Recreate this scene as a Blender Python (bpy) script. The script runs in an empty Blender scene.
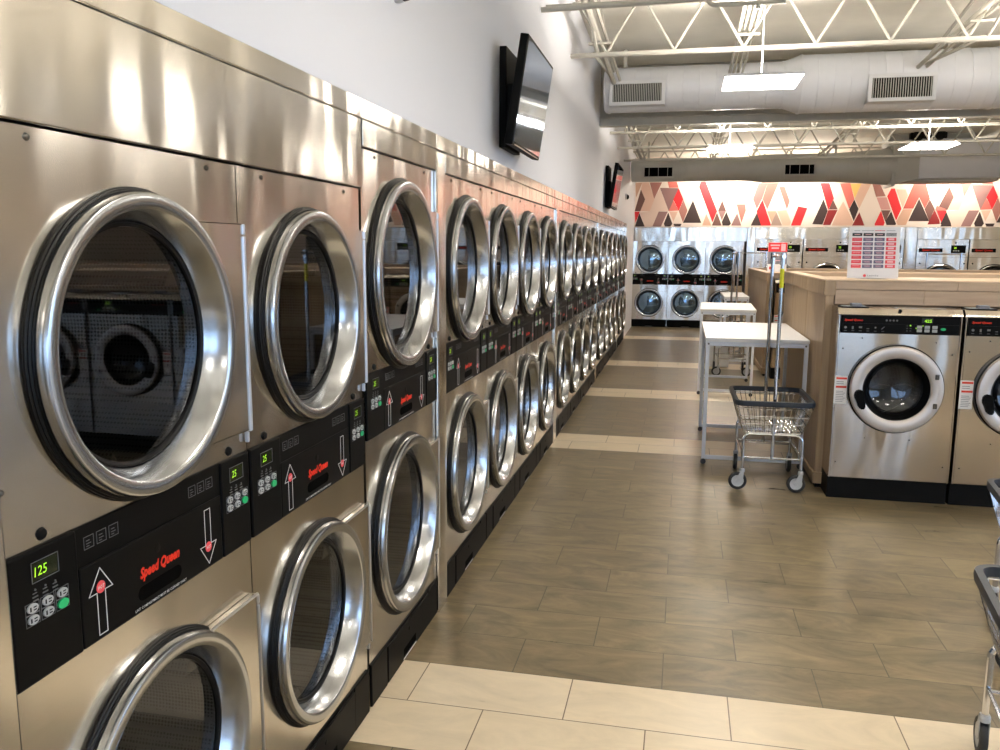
WORLD, EXPOSURE, LED, STRIP, UP_FILL = 4.0, 0.38, 23, 145, 100
import bpy, bmesh, math, random
from mathutils import Vector, Matrix
random.seed(7)
sc = bpy.context.scene
COL = sc.collection
PI = math.pi
# ------------------------------------------------------------------ materials
MATS = {}
def nt(name):
    m = bpy.data.materials.new(name); m.use_nodes = True
    t = m.node_tree
    for n in list(t.nodes): t.nodes.remove(n)
    out = t.nodes.new('ShaderNodeOutputMaterial')
    MATS[name] = m
    return m, t, out
def N(t, kind, **kw):
    n = t.nodes.new(kind)
    for k, v in kw.items():
        if k.startswith('i_'):
            n.inputs[k[2:].replace('_', ' ')].default_value = v
        else: setattr(n, k, v)
    return n
def rgb(h):
    h = h.lstrip('#'); c = [int(h[i:i+2], 16)/255 for i in (0, 2, 4)]
    return tuple((x/12.92 if x <= .04045 else ((x+.055)/1.055)**2.4) for x in c) + (1,)
def pbr(name, col, rough=.5, metal=0., spec=.5, coat=0., bump=0., bscale=40., var=0., vscale=6., emit=None, estr=0., aniso=0.):
    m, t, out = nt(name)
    if isinstance(col, str): col = rgb(col)
    b = N(t, 'ShaderNodeBsdfPrincipled')
    b.inputs['Base Color'].default_value = col
    b.inputs['Roughness'].default_value = rough; b.inputs['Metallic'].default_value = metal
    b.inputs['Specular IOR Level'].default_value = spec; b.inputs['Coat Weight'].default_value = coat
    if emit:
        b.inputs['Emission Color'].default_value = rgb(emit); b.inputs['Emission Strength'].default_value = estr
    if bump or var:
        tc = N(t, 'ShaderNodeTexCoord')
    if var:
        nz = N(t, 'ShaderNodeTexNoise'); nz.inputs['Scale'].default_value = vscale; nz.inputs['Detail'].default_value = 5
        t.links.new(tc.outputs['Object'], nz.inputs['Vector'])
        r = N(t, 'ShaderNodeMapRange'); r.inputs['From Min'].default_value = .3; r.inputs['From Max'].default_value = .7
        r.inputs['To Min'].default_value = 1-var; r.inputs['To Max'].default_value = 1+var
        t.links.new(nz.outputs['Fac'], r.inputs['Value'])
        v = N(t, 'ShaderNodeVectorMath', operation='SCALE'); v.inputs[0].default_value = col[:3]
        t.links.new(r.outputs['Result'], v.inputs['Scale']); t.links.new(v.outputs[0], b.inputs['Base Color'])
    if bump:
        nz = N(t, 'ShaderNodeTexNoise'); nz.inputs['Scale'].default_value = bscale; nz.inputs['Detail'].default_value = 3
        t.links.new(tc.outputs['Object'], nz.inputs['Vector'])
        bp = N(t, 'ShaderNodeBump'); bp.inputs['Strength'].default_value = bump; bp.inputs['Distance'].default_value = .01
        t.links.new(nz.outputs['Fac'], bp.inputs['Height']); t.links.new(bp.outputs[0], b.inputs['Normal'])
    t.links.new(b.outputs[0], out.inputs[0])
    return m
def brushed(name, col, rough, aniso, wav=.12, wscale=2.2):
    """brushed stainless sheet: horizontal grain, so highlights smear vertically; slight oil-canning"""
    m, t, out = nt(name)
    b = N(t, 'ShaderNodeBsdfPrincipled')
    b.inputs['Base Color'].default_value = rgb(col); b.inputs['Metallic'].default_value = 1
    b.inputs['Anisotropic'].default_value = aniso
    tan = N(t, 'ShaderNodeCombineXYZ'); tan.inputs[2].default_value = 1
    t.links.new(tan.outputs[0], b.inputs['Tangent'])
    tc = N(t, 'ShaderNodeTexCoord')
    geo = N(t, 'ShaderNodeNewGeometry')
    mp = N(t, 'ShaderNodeMapping'); mp.inputs['Scale'].default_value = (2, 2, 260)
    t.links.new(geo.outputs['Position'], mp.inputs['Vector'])
    g = N(t, 'ShaderNodeTexNoise'); g.inputs['Scale'].default_value = 1.0; g.inputs['Detail'].default_value = 2
    t.links.new(mp.outputs[0], g.inputs['Vector'])
    rr = N(t, 'ShaderNodeMapRange'); rr.inputs['From Min'].default_value = .3; rr.inputs['From Max'].default_value = .7
    rr.inputs['To Min'].default_value = rough*.95; rr.inputs['To Max'].default_value = rough*1.06
    t.links.new(g.outputs['Fac'], rr.inputs['Value']); t.links.new(rr.outputs[0], b.inputs['Roughness'])
    w = N(t, 'ShaderNodeTexNoise'); w.inputs['Scale'].default_value = wscale; w.inputs['Detail'].default_value = 1
    mw = N(t, 'ShaderNodeMapping'); mw.inputs['Scale'].default_value = (1.5, 1.5, .45)
    t.links.new(geo.outputs['Position'], mw.inputs['Vector']); t.links.new(mw.outputs[0], w.inputs['Vector'])
    bp = N(t, 'ShaderNodeBump'); bp.inputs['Strength'].default_value = wav; bp.inputs['Distance'].default_value = .05
    t.links.new(w.outputs['Fac'], bp.inputs['Height']); t.links.new(bp.outputs[0], b.inputs['Normal'])
    t.links.new(b.outputs[0], out.inputs[0])
    return m
brushed('steel', '#d6d1c9', .17, .8, .42)
brushed('steel_band', '#dcd8d0', .15, .8, .32, 2.6)
brushed('steel_washer', '#c6bcb0', .14, .75, .45, 2.0)
pbr('ring_steel', '#b6b9bd', .2, 1.)
pbr('ring_satin', '#c9c5bd', .33, 1.)
pbr('chrome', '#d4d6da', .12, 1.)
pbr('hinge_glint', '#cfd2da', .3, .6)  # pale metal stands in for light caught on the hinge edge
pbr('bolt', '#5c5a56', .3, 1.)
pbr('black', '#050505', .5, 0, .08)
pbr('black_matte', '#060606', .6, 0, .12)
pbr('black_gloss', '#0c0d0f', .12)
pbr('gasket', '#070708', .4, 0, .22)
pbr('recess_shade', '#020202', .8, 0, .03)  # near-black, stands for the shade in recesses and openings
pbr('lens_green', '#101a08', .2)
pbr('led', '#9ee02a', .4, emit='#9cdc30', estr=.5)
pbr('key_grey', '#a5a8aa', .4)
pbr('key_green', '#16a763', .4)
pbr('ink_white', '#d8d8d8', .5)
pbr('ink_grey', '#55565a', .5)
pbr('ink_red', '#cc2f1e', .5, 0, .2)
pbr('ink_pink', '#e04a52', .45)
pbr('sticker', '#e4e3e2', .5)
pbr('sticker_red', '#d23a1c', .5)
pbr('wall_white', '#e6e8ef', .6, bump=.03, bscale=150)
pbr('wall_cream', '#e6dfd4', .6)
pbr('deck', '#e6e3d8', .7, var=.10, vscale=1.4)
pbr('joist', '#b3b0a6', .6, var=.06, vscale=8)
pbr('duct_white', '#d9dbe0', .42, var=.03, vscale=3)
pbr('duct_grey', '#b9bab5', .5, var=.04, vscale=3)
pbr('register', '#d6d7da', .45)
pbr('rubber', '#262b33', .45, 0, .3)
pbr('tyre', '#1c1d1f', .6)
pbr('hub', '#b4b6b8', .35)
pbr('table_white', '#eeeeee', .35)
pbr('table_leg', '#e4e8f1', .35)
pbr('caster', '#202022', .5)
pbr('yellow', '#d8d81e', .5)
pbr('door_cast', '#c4bdb8', .38, .55)
pbr('bin', '#e9e9ea', .4)
pbr('grey_plastic', '#70747e', .5)
pbr('paper', '#f0eff0', .5)
pbr('p_navy', '#5b5a78', .55)
pbr('p_black', '#17171b', .5)
pbr('p_red', '#d8404c', .5)
pbr('p_pink', '#f0b8c0', .5)
pbr('p_grey', '#7d7c86', .5)
pbr('glass_tint_bezel', '#0b0b0c', .25)
for k, c in dict(tan='#cfa791', brown='#6d4b45', peach='#e2bda9', rose='#a8736a', salmon='#d8756b', salmonb='#c2594f', mauve='#93706e', red='#e02a32', beige='#e2cabc', dark='#3a2b2b', taupe='#a58d83', darkred='#8e2426', yellow='#f2cf7c', rosew='#cf9a94', base='#f1e4da').items():
    pbr('mural_'+k, c, .6)
# LED panels
def emis(name, col, s):
    m, t, out = nt(name)
    e = N(t, 'ShaderNodeEmission'); e.inputs[0].default_value = rgb(col); e.inputs[1].default_value = s
    t.links.new(e.outputs[0], out.inputs[0])
emis('led_panel', '#fff6ea', LED)
emis('up_fill', '#fff6ea', UP_FILL)  # added glow for the panel tops, brightens the roof deck
emis('strip_led', '#fff1de', STRIP)
# tv screen: mirror whose colour holds the bluish reflected light
pbr('screen', (.42, .52, .68, 1), .05, 1.)
# dryer glass : tinted, mirror-like
def glass(name, tint, f0, gc=(.92, .95, 1, 1)):
    m, t, out = nt(name)
    tr = N(t, 'ShaderNodeBsdfTransparent'); tr.inputs[0].default_value = tint
    gl = N(t, 'ShaderNodeBsdfGlossy'); gl.inputs['Roughness'].default_value = .02; gl.inputs[0].default_value = gc
    ge = N(t, 'ShaderNodeNewGeometry'); dt = N(t, 'ShaderNodeVectorMath', operation='DOT_PRODUCT')
    t.links.new(ge.outputs['Normal'], dt.inputs[0]); t.links.new(ge.outputs['Incoming'], dt.inputs[1])
    ab = N(t, 'ShaderNodeMath', operation='ABSOLUTE'); t.links.new(dt.outputs['Value'], ab.inputs[0])
    sb = N(t, 'ShaderNodeMath', operation='SUBTRACT'); sb.inputs[0].default_value = 1; t.links.new(ab.outputs[0], sb.inputs[1])
    pw = N(t, 'ShaderNodeMath', operation='POWER'); pw.inputs[1].default_value = 5; t.links.new(sb.outputs[0], pw.inputs[0])
    mr = N(t, 'ShaderNodeMapRange'); mr.inputs['To Min'].default_value = f0; mr.inputs['To Max'].default_value = 1
    t.links.new(pw.outputs[0], mr.inputs['Value'])
    mx = N(t, 'ShaderNodeMixShader')
    t.links.new(mr.outputs[0], mx.inputs[0]); t.links.new(tr.outputs[0], mx.inputs[1]); t.links.new(gl.outputs[0], mx.inputs[2])
    t.links.new(mx.outputs[0], out.inputs[0])
glass('dryer_glass', (.27, .29, .29, 1), .055)
glass('dryer_glass_bluelit', (.34, .56, .85, 1), .34, (.5, .74, 1, 1))  # blue daylight reflection put into the tint and gloss colour
glass('washer_glass', (.45, .47, .5, 1), .06)
glass('window_glass', (.95, .97, .98, 1), .02)
# perforated drum
def drum_mat():
    m, t, out = nt('drum')
    b = N(t, 'ShaderNodeBsdfPrincipled'); b.inputs['Metallic'].default_value = .6; b.inputs['Roughness'].default_value = .45
    tc = N(t, 'ShaderNodeTexCoord')
    v = N(t, 'ShaderNodeTexVoronoi'); v.inputs['Scale'].default_value = 105; v.inputs['Randomness'].default_value = .12
    t.links.new(tc.outputs['Object'], v.inputs['Vector'])
    cr = N(t, 'ShaderNodeValToRGB'); cr.color_ramp.interpolation = 'CONSTANT'
    cr.color_ramp.elements[0].color = (.004, .004, .004, 1); cr.color_ramp.elements[1].color = (.11, .11, .108, 1)
    cr.color_ramp.elements[1].position = .36
    t.links.new(v.outputs['Distance'], cr.inputs[0]); t.links.new(cr.outputs[0], b.inputs['Base Color'])
    t.links.new(b.outputs[0], out.inputs[0])
drum_mat()
# wood laminate: vertical fine grain
def wood(name, c1, c2, horiz=False):
    m, t, out = nt(name)
    b = N(t, 'ShaderNodeBsdfPrincipled'); b.inputs['Roughness'].default_value = .42
    geo = N(t, 'ShaderNodeNewGeometry')
    mp = N(t, 'ShaderNodeMapping'); mp.inputs['Scale'].default_value = (1.2, 14, 14) if horiz else (16, 16, .9)
    t.links.new(geo.outputs['Position'], mp.inputs['Vector'])
    n = N(t, 'ShaderNodeTexNoise'); n.inputs['Scale'].default_value = 1.6; n.inputs['Detail'].default_value = 7; n.inputs['Roughness'].default_value = .6
    t.links.new(mp.outputs[0], n.inputs['Vector'])
    cr = N(t, 'ShaderNodeValToRGB'); cr.color_ramp.elements[0].position = .32; cr.color_ramp.elements[1].position = .68
    cr.color_ramp.elements[0].color = rgb(c1); cr.color_ramp.elements[1].color = rgb(c2)
    t.links.new(n.outputs['Fac'], cr.inputs[0]); t.links.new(cr.outputs[0], b.inputs['Base Color'])
    t.links.new(b.outputs[0], out.inputs[0])
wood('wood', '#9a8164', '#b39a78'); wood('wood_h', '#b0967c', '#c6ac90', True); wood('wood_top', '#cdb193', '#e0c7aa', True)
# floor: 24 x 12 in. porcelain tiles laid in running bond, bands of two cream rows between the taupe rows
Y0, RW, TL = 3.1686, .305, .61
def floor_mat():
    m, t, out = nt('floor_tile')
    b = N(t, 'ShaderNodeBsdfPrincipled'); b.inputs['Specular IOR Level'].default_value = .36
    geo = N(t, 'ShaderNodeNewGeometry'); sp = N(t, 'ShaderNodeSeparateXYZ')
    t.links.new(geo.outputs['Position'], sp.inputs[0])
    L = t.links.new
    def math_(op, a, bb=None, c=None):
        n = N(t, 'ShaderNodeMath', operation=op)
        for k, s in enumerate((a, bb, c)):
            if s is None: continue
            if isinstance(s, (int, float)): n.inputs[k].default_value = s
            else: L(s, n.inputs[k])
        return n.outputs[0]
    X, Y = sp.outputs[0], sp.outputs[1]
    # the near cream band is set about 5 cm to the left of the bond
    near = math_('MULTIPLY', math_('COMPARE', Y, Y0-RW, RW), .052)
    xs = math_('ADD', math_('ADD', X, .02+TL*40+.305), near)
    ys = math_('ADD', Y, RW*100-Y0)
    cv = N(t, 'ShaderNodeCombineXYZ'); L(xs, cv.inputs[0]); L(ys, cv.inputs[1])
    def bricks(c1, c2, mo, ms):
        k = N(t, 'ShaderNodeTexBrick'); k.offset = .5; k.offset_frequency = 2; k.squash = 1
        k.inputs['Scale'].default_value = 1; k.inputs['Brick Width'].default_value = TL; k.inputs['Row Height'].default_value = RW
        k.inputs['Mortar Size'].default_value = ms; k.inputs['Mortar Smooth'].default_value = .1
        k.inputs['Color1'].default_value = rgb(c1); k.inputs['Color2'].default_value = rgb(c2); k.inputs['Mortar'].default_value = rgb(mo)
        L(cv.outputs[0], k.inputs['Vector']); return k
    dk = bricks('#6a5e48', '#72664e', '#463f32', .0024); lt = bricks('#d8c7aa', '#dfcfb4', '#75644e', .0024)
    band = None
    for v in (-17, -2, 13, 22, 31, 44):
        c = math_('COMPARE', Y, Y0+(v+1)*RW, RW)
        band = c if band is None else math_('ADD', band, c)
    mx = N(t, 'ShaderNodeMix', data_type='RGBA'); L(band, mx.inputs[0]); L(dk.outputs['Color'], mx.inputs[6]); L(lt.outputs['Color'], mx.inputs[7])
    # cloudy streaks along each tile
    mp = N(t, 'ShaderNodeMapping'); mp.inputs['Scale'].default_value = (1.3, 3.4, 1); L(geo.outputs['Position'], mp.inputs['Vector'])
    n1 = N(t, 'ShaderNodeTexNoise'); n1.inputs['Scale'].default_value = 2.1; n1.inputs['Detail'].default_value = 10; n1.inputs['Roughness'].default_value = .68; n1.inputs['Distortion'].default_value = 1.1
    # shift pattern per tile
    va = N(t, 'ShaderNodeVectorMath', operation='ADD'); L(mp.outputs[0], va.inputs[0])
    sc2 = N(t, 'ShaderNodeVectorMath', operation='SCALE'); L(dk.outputs['Color'], sc2.inputs[0]); sc2.inputs['Scale'].default_value = 90
    L(sc2.outputs[0], va.inputs[1]); L(va.outputs[0], n1.inputs['Vector'])
    r = N(t, 'ShaderNodeMapRange'); r.inputs['From Min'].default_value = .3; r.inputs['From Max'].default_value = .72; r.inputs['To Min'].default_value = .5; r.inputs['To Max'].default_value = 1.58
    L(n1.outputs['Fac'], r.inputs['Value'])
    # the cream tiles are calmer
    one = N(t, 'ShaderNodeMix', data_type='FLOAT'); L(math_('MULTIPLY', band, .8), one.inputs[0]); L(r.outputs[0], one.inputs[2]); one.inputs[3].default_value = 1
    s = N(t, 'ShaderNodeVectorMath', operation='SCALE'); L(mx.outputs[2], s.inputs[0]); L(one.outputs[0], s.inputs['Scale'])
    L(s.outputs[0], b.inputs['Base Color'])
    rr = N(t, 'ShaderNodeMapRange'); rr.inputs['To Min'].default_value = .22; rr.inputs['To Max'].default_value = .4
    L(n1.outputs['Fac'], rr.inputs['Value']); L(rr.outputs[0], b.inputs['Roughness'])
    bp = N(t, 'ShaderNodeBump'); bp.inputs['Strength'].default_value = .25; bp.inputs['Distance'].default_value = .002
    hh = math_('ADD', math_('MULTIPLY', dk.outputs['Fac'], -1), math_('MULTIPLY', n1.outputs['Fac'], .5))
    L(hh, bp.inputs['Height']); L(bp.outputs[0], b.inputs['Normal'])
    L(b.outputs[0], out.inputs[0])
floor_mat()

# ------------------------------------------------------------------ mesh helpers
def mk(): return bmesh.new()
def obj(name, bm, mat, parent=None, smooth=False, mats=None, recalc=True):
    if recalc: bmesh.ops.recalc_face_normals(bm, faces=bm.faces)
    me = bpy.data.meshes.new(name); bm.to_mesh(me); bm.free()
    for m in (mats or [mat]): me.materials.append(MATS[m])
    if smooth:
        for p in me.polygons: p.use_smooth = True
        try: me.set_sharp_from_angle(angle=math.radians(38))
        except Exception: pass
    o = bpy.data.objects.new(name, me); COL.objects.link(o)
    if parent is not None: o.parent = parent
    return o
def empty(name, loc=(0, 0, 0), rz=0, parent=None):
    o = bpy.data.objects.new(name, None); COL.objects.link(o); o.location = loc; o.rotation_euler = (0, 0, rz)
    o.empty_display_size = .1
    if parent is not None: o.parent = parent
    return o
def tag(o, label=None, cat=None, group=None, kind=None):
    if label: o['label'] = label
    if cat: o['category'] = cat
    if group: o['group'] = group
    if kind: o['kind'] = kind
    return o
def struct(name, bm, mat, **k):
    o = obj(name, bm, mat, **k); o['kind'] = 'structure'; return o
def box(bm, x0, x1, y0, y1, z0, z1, bev=0., seg=2, mi=0):
    vs = [bm.verts.new((x, y, z)) for x in (x0, x1) for y in (y0, y1) for z in (z0, z1)]
    fs = [bm.faces.new([vs[i] for i in q]) for q in ((0, 1, 3, 2), (4, 6, 7, 5), (0, 4, 5, 1), (2, 3, 7, 6), (0, 2, 6, 4), (1, 5, 7, 3))]
    for f in fs: f.material_index = mi
    if bev:
        es = list({e for f in fs for e in f.edges})
        r = bmesh.ops.bevel(bm, geom=es, offset=bev, segments=seg, profile=.5, affect='EDGES')
        for f in r['faces']: f.material_index = mi
def tube(bm, pts, r, seg=8, closed=False, caps=True):
    pts = [Vector(p) for p in pts]; n = len(pts)
    rs = r if isinstance(r, (list, tuple)) else [r]*n
    rings = []; up = None
    for i, p in enumerate(pts):
        a = pts[(i-1) % n] if (closed or i) else p
        c = pts[(i+1) % n] if (closed or i < n-1) else p
        d1 = (p-a); d2 = (c-p)
        d = (d1.normalized() if d1.length > 1e-9 else Vector())+(d2.normalized() if d2.length > 1e-9 else Vector())
        if d.length < 1e-6: d = d2 if d2.length > 1e-9 else d1
        d.normalize()
        if up is None:
            up = Vector((0, 0, 1)) if abs(d.z) < .9 else Vector((1, 0, 0))
        u = d.cross(up)
        if u.length < 1e-4: u = d.cross(Vector((0, 1, 0)))
        u.normalize(); v = u.cross(d).normalized(); up = v
        k = 1.
        if d1.length > 1e-9 and d2.length > 1e-9:
            cosh = d.dot(d2.normalized()); k = 1/max(cosh, .5)
        rings.append([bm.verts.new(p+(u*math.cos(2*PI*j/seg)+v*math.sin(2*PI*j/seg))*rs[i]*k) for j in range(seg)])
    m = n if closed else n-1
    for i in range(m):
        A, B = rings[i], rings[(i+1) % n]
        for j in range(seg): bm.faces.new((A[j], A[(j+1) % seg], B[(j+1) % seg], B[j]))
    if caps and not closed:
        bm.faces.new(rings[0][::-1]); bm.faces.new(rings[-1])
def arc(c, a, b, r, t0, t1, n=6):
    """points on an arc around c in plane spanned by vectors a and b"""
    c, a, b = Vector(c), Vector(a), Vector(b)
    return [c+a*(r*math.cos(t0+(t1-t0)*i/n))+b*(r*math.sin(t0+(t1-t0)*i/n)) for i in range(n+1)]
def lathe(bm, prof, cx, cz, seg=48, closed=False, mi=0, y0=0.):
    """profile of (radius, y) turned about the horizontal y axis through (cx, cz)"""
    rows = []
    for r, y in prof:
        if r < 1e-6: rows.append([bm.verts.new((cx, y0+y, cz))])
        else: rows.append([bm.verts.new((cx+r*math.cos(2*PI*j/seg), y0+y, cz+r*math.sin(2*PI*j/seg))) for j in range(seg)])
    k = len(rows)
    for i in range(k if closed else k-1):
        A, B = rows[i], rows[(i+1) % k]
        for j in range(seg):
            q = (j+1) % seg
            if len(A) == 1 and len(B) == 1: continue
            if len(A) == 1: f = bm.faces.new((A[0], B[q], B[j]))
            elif len(B) == 1: f = bm.faces.new((A[j], A[q], B[0]))
            else: f = bm.faces.new((A[j], A[q], B[q], B[j]))
            f.material_index = mi
def lathe_z(bm, prof, cx, cy, seg=24, mi=0):
    rows = []
    for r, z in prof:
        if r < 1e-6: rows.append([bm.verts.new((cx, cy, z))])
        else: rows.append([bm.verts.new((cx+r*math.cos(2*PI*j/seg), cy+r*math.sin(2*PI*j/seg), z)) for j in range(seg)])
    for A, B in zip(rows, rows[1:]):
        for j in range(seg):
            q = (j+1) % seg
            if len(A) == 1: f = bm.faces.new((A[0], B[q], B[j]))
            elif len(B) == 1: f = bm.faces.new((A[j], A[q], B[0]))
            else: f = bm.faces.new((A[j], A[q], B[q], B[j]))
            f.material_index = mi
def plate_hole(bm, x0, x1, z0, z1, cx, cz, r, y=0., depth=.03, seg=48):
    """sheet facing -y with a round hole whose edge is turned inwards"""
    an = sorted(set([round(2*PI*k/seg, 5) for k in range(seg)]+[round(math.atan2(zz-cz, xx-cx) % (2*PI), 5) for xx in (x0, x1) for zz in (z0, z1)]))
    I, O, D = [], [], []
    for a in an:
        c, s = math.cos(a), math.sin(a)
        t = min([q for q in ((x1-cx)/c if c > 1e-6 else 1e9, (x0-cx)/c if c < -1e-6 else 1e9, (z1-cz)/s if s > 1e-6 else 1e9, (z0-cz)/s if s < -1e-6 else 1e9)])
        I.append(bm.verts.new((cx+r*c, y, cz+r*s))); O.append(bm.verts.new((cx+t*c, y, cz+t*s))); D.append(bm.verts.new((cx+r*c, y+depth, cz+r*s)))
    n = len(an)
    for j in range(n):
        q = (j+1) % n
        bm.faces.new((O[j], O[q], I[q], I[j])); bm.faces.new((I[j], I[q], D[q], D[j]))
def poly_prism(bm, pts, y0, y1, mi=0):
    """outline of (x, z) points, front face at y0, back at y1"""
    A = [bm.verts.new((x, y0, z)) for x, z in pts]; B = [bm.verts.new((x, y1, z)) for x, z in pts]
    n = len(pts); fs = [bm.faces.new(A), bm.faces.new(B[::-1])]
    for j in range(n): fs.append(bm.faces.new((A[j], B[j], B[(j+1) % n], A[(j+1) % n])))
    for f in fs: f.material_index = mi
def disc(bm, cx, cz, r, y0, y1, seg=20, mi=0, sx=1.):
    poly_prism(bm, [(cx+sx*r*math.cos(2*PI*k/seg), cz+r*math.sin(2*PI*k/seg)) for k in range(seg)], y0, y1, mi)
def text(bm, s, cx, cz, width, y, height=None, shear=0., bold=0., mi=0, th=.0006, res=2):
    """lettering standing in the xz plane, readable from -y"""
    cu = bpy.data.curves.new('t', 'FONT'); cu.body = s; cu.size = 1; cu.shear = shear; cu.offset = bold
    cu.resolution_u = res; cu.fill_mode = 'BOTH'
    o = bpy.data.objects.new('t', cu); COL.objects.link(o)
    dg = bpy.context.evaluated_depsgraph_get(); dg.update()
    me = bpy.data.meshes.new_from_object(o.evaluated_get(dg))
    xs = [v.co.x for v in me.vertices]; ys = [v.co.y for v in me.vertices]
    w = max(xs)-min(xs); h = max(ys)-min(ys); k = width/w; kz = height/h if height else k
    mx, my = (max(xs)+min(xs))/2, (max(ys)+min(ys))/2
    b2 = mk(); b2.from_mesh(me)
    vm = {v.index: bm.verts.new((cx+(v.co.x-mx)*k, y, cz+(v.co.y-my)*kz)) for v in b2.verts}
    for f in b2.faces:
        try: nf = bm.faces.new([vm[v.index] for v in f.verts]); nf.material_index = mi
        except ValueError: pass
    b2.free(); bpy.data.objects.remove(o); bpy.data.curves.remove(cu); bpy.data.meshes.remove(me)
def outline(bm, pts, w, y, th=.0006, mi=0):
    """thin line along a closed outline of (x, z) points"""
    n = len(pts)
    for j in range(n):
        a = Vector((pts[j][0], pts[j][1])); b = Vector((pts[(j+1) % n][0], pts[(j+1) % n][1]))
        d = (b-a).normalized(); nn = Vector((-d.y, d.x))*w/2; e = d*w/2
        poly_prism(bm, [tuple(a-e-nn), tuple(b+e-nn), tuple(b+e+nn), tuple(a-e+nn)], y-th, y, mi)
def copy_tree(o, parent=None, skip=()):
    c = o.copy(); COL.objects.link(c)
    if parent is not None: c.parent = parent
    for ch in list(o.children):
        if ch.name.split('.')[0] in skip: continue
        copy_tree(ch, c, skip)
    return c
MURAL={'tan':[[(-1.2,3.23),(-0.96,3.24),(-1.09,2.91)],[(0.46,2.55),(0.58,2.29),(0.38,2.29)],[(1.75,2.6),(1.94,2.6),(1.86,2.35)],[(4.5,2.63),(4.69,2.63),(4.58,2.3),(4.42,2.3),(4.38,2.37)]],'brown':[[(-0.99,3.09),(-0.89,2.87),(-0.99,2.61),(-1.19,2.61)],[(0.69,2.58),(0.8,2.29),(0.59,2.29)],[(0.79,2.84),(0.88,2.61),(0.71,2.61)],[(3.09,2.85),(3.2,2.63),(3.02,2.63)],[(4.07,2.61),(4.26,2.61),(4.17,2.37)],[(5.01,2.83),(5.12,2.63),(5.03,2.38),(4.92,2.63)]],'peach':[[(-0.96,3.24),(-0.82,3.24),(-0.68,2.88),(-0.78,2.61),(-0.99,2.61),(-0.89,2.87),(-0.99,3.09)],[(-0.35,2.6),(-0.16,2.6),(-0.25,2.38)],[(1.96,2.6),(2.15,2.62),(2.26,2.37),(2.24,2.29),(2.09,2.29)],[(3.3,2.8),(3.53,2.37),(3.51,2.29),(3.1,2.29),(3.2,2.59)],[(3.64,3.17),(3.84,3.17),(3.63,2.65),(3.53,2.85)],[(4.34,3.04),(4.52,3.04),(4.58,2.91),(4.49,2.66)]],'rose':[[(-0.8,3.24),(-0.53,3.24),(-0.69,2.88)],[(-0.05,2.86),(0.05,2.62),(-0.04,2.36),(-0.14,2.61)],[(1.73,3.2),(1.96,3.2),(1.75,2.64),(1.64,2.86)],[(1.97,3.12),(2.09,3.12),(2.21,2.81),(2.16,2.64)],[(3.86,3.16),(4.01,3.16),(4.14,2.9),(3.95,2.89)]],'salmon':[[(-0.41,3.26),(-0.21,3.25),(-0.16,3.12),(-0.37,3.12)],[(-0.27,2.85),(-0.14,2.62),(-0.37,2.61)],[(1.1,2.75),(1.28,2.75),(1.3,2.62),(1.22,2.35)],[(3.21,3.18),(3.42,3.18),(3.52,2.85),(3.43,2.64)],[(5.15,2.7),(5.33,2.63),(5.24,2.39),(5.13,2.62)]],'mauve':[[(-0.57,3.12),(-0.16,3.11),(-0.36,2.61)],[(-0.58,2.6),(-0.38,2.6),(-0.52,2.27),(-0.71,2.27)],[(0.71,2.61),(0.88,2.61),(0.8,2.4)],[(1.12,2.56),(1.22,2.29),(1.0,2.29)],[(1.54,3.2),(1.73,3.2),(1.63,2.86),(1.53,2.65),(1.44,2.86)]],'red':[[(-0.16,3.11),(-0.05,2.87),(-0.14,2.62),(-0.27,2.86)],[(0.31,3.25),(0.42,3.25),(0.69,2.6),(0.6,2.36),(0.28,3.13)],[(-1.19,2.6),(-1.0,2.6),(-1.09,2.35)],[(1.64,2.85),(1.85,2.29),(1.64,2.29),(1.53,2.6)],[(2.39,2.7),(2.58,2.66),(2.46,2.29),(2.26,2.29)],[(2.81,3.19),(3.0,3.19),(3.11,2.86),(3.01,2.62)],[(4.07,2.6),(4.16,2.35),(4.14,2.29),(3.97,2.29),(3.96,2.32)],[(4.24,3.06),(4.31,3.06),(4.47,2.64),(4.38,2.39),(4.17,2.9)]],'beige':[[(-0.57,3.11),(-0.36,2.61),(-0.58,2.6),(-0.71,2.27),(-0.88,2.27),(-1.0,2.58),(-0.78,2.61),(-0.69,2.88)]],'dark':[[(-0.37,2.58),(-0.27,2.33),(-0.31,2.27),(-0.43,2.27),(-0.46,2.33)],[(-0.25,2.33),(-0.07,2.33),(-0.09,2.27),(-0.22,2.27)],[(0.16,2.84),(0.36,2.35),(-0.04,2.35)],[(0.89,2.59),(1.0,2.33),(0.96,2.29),(0.82,2.29),(0.8,2.37)],[(-1.01,2.57),(-0.88,2.27),(-1.1,2.27)],[(1.54,2.57),(1.65,2.29),(1.42,2.29)],[(2.9,2.85),(3.0,2.6),(2.91,2.31),(2.7,2.32)],[(3.52,2.84),(3.62,2.64),(3.54,2.38),(3.43,2.63)],[(4.27,2.59),(4.39,2.32),(4.37,2.3),(4.2,2.3),(4.17,2.38)],[(4.8,2.85),(5.03,2.38),(4.62,2.38)],[(5.33,2.61),(5.46,2.32),(5.25,2.32)]],'taupe':[[(1.94,2.59),(2.08,2.29),(1.84,2.29)]],'darkred':[[(3.01,2.62),(3.2,2.62),(3.07,2.3),(2.92,2.3)],[(3.64,2.57),(3.76,2.29),(3.51,2.29)],[(5.12,2.62),(5.23,2.39),(5.24,2.32),(5.0,2.31)]],'yellow':[[(3.42,3.17),(3.64,3.17),(3.53,2.86)]],'rosew':[[(3.96,2.88),(4.16,2.88),(4.26,2.62),(4.07,2.62)]],'salmonb':[[(4.68,3.17),(4.91,3.16),(5.01,2.84),(4.92,2.64),(4.8,2.87),(4.7,2.64),(4.5,2.64)]]}
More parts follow.
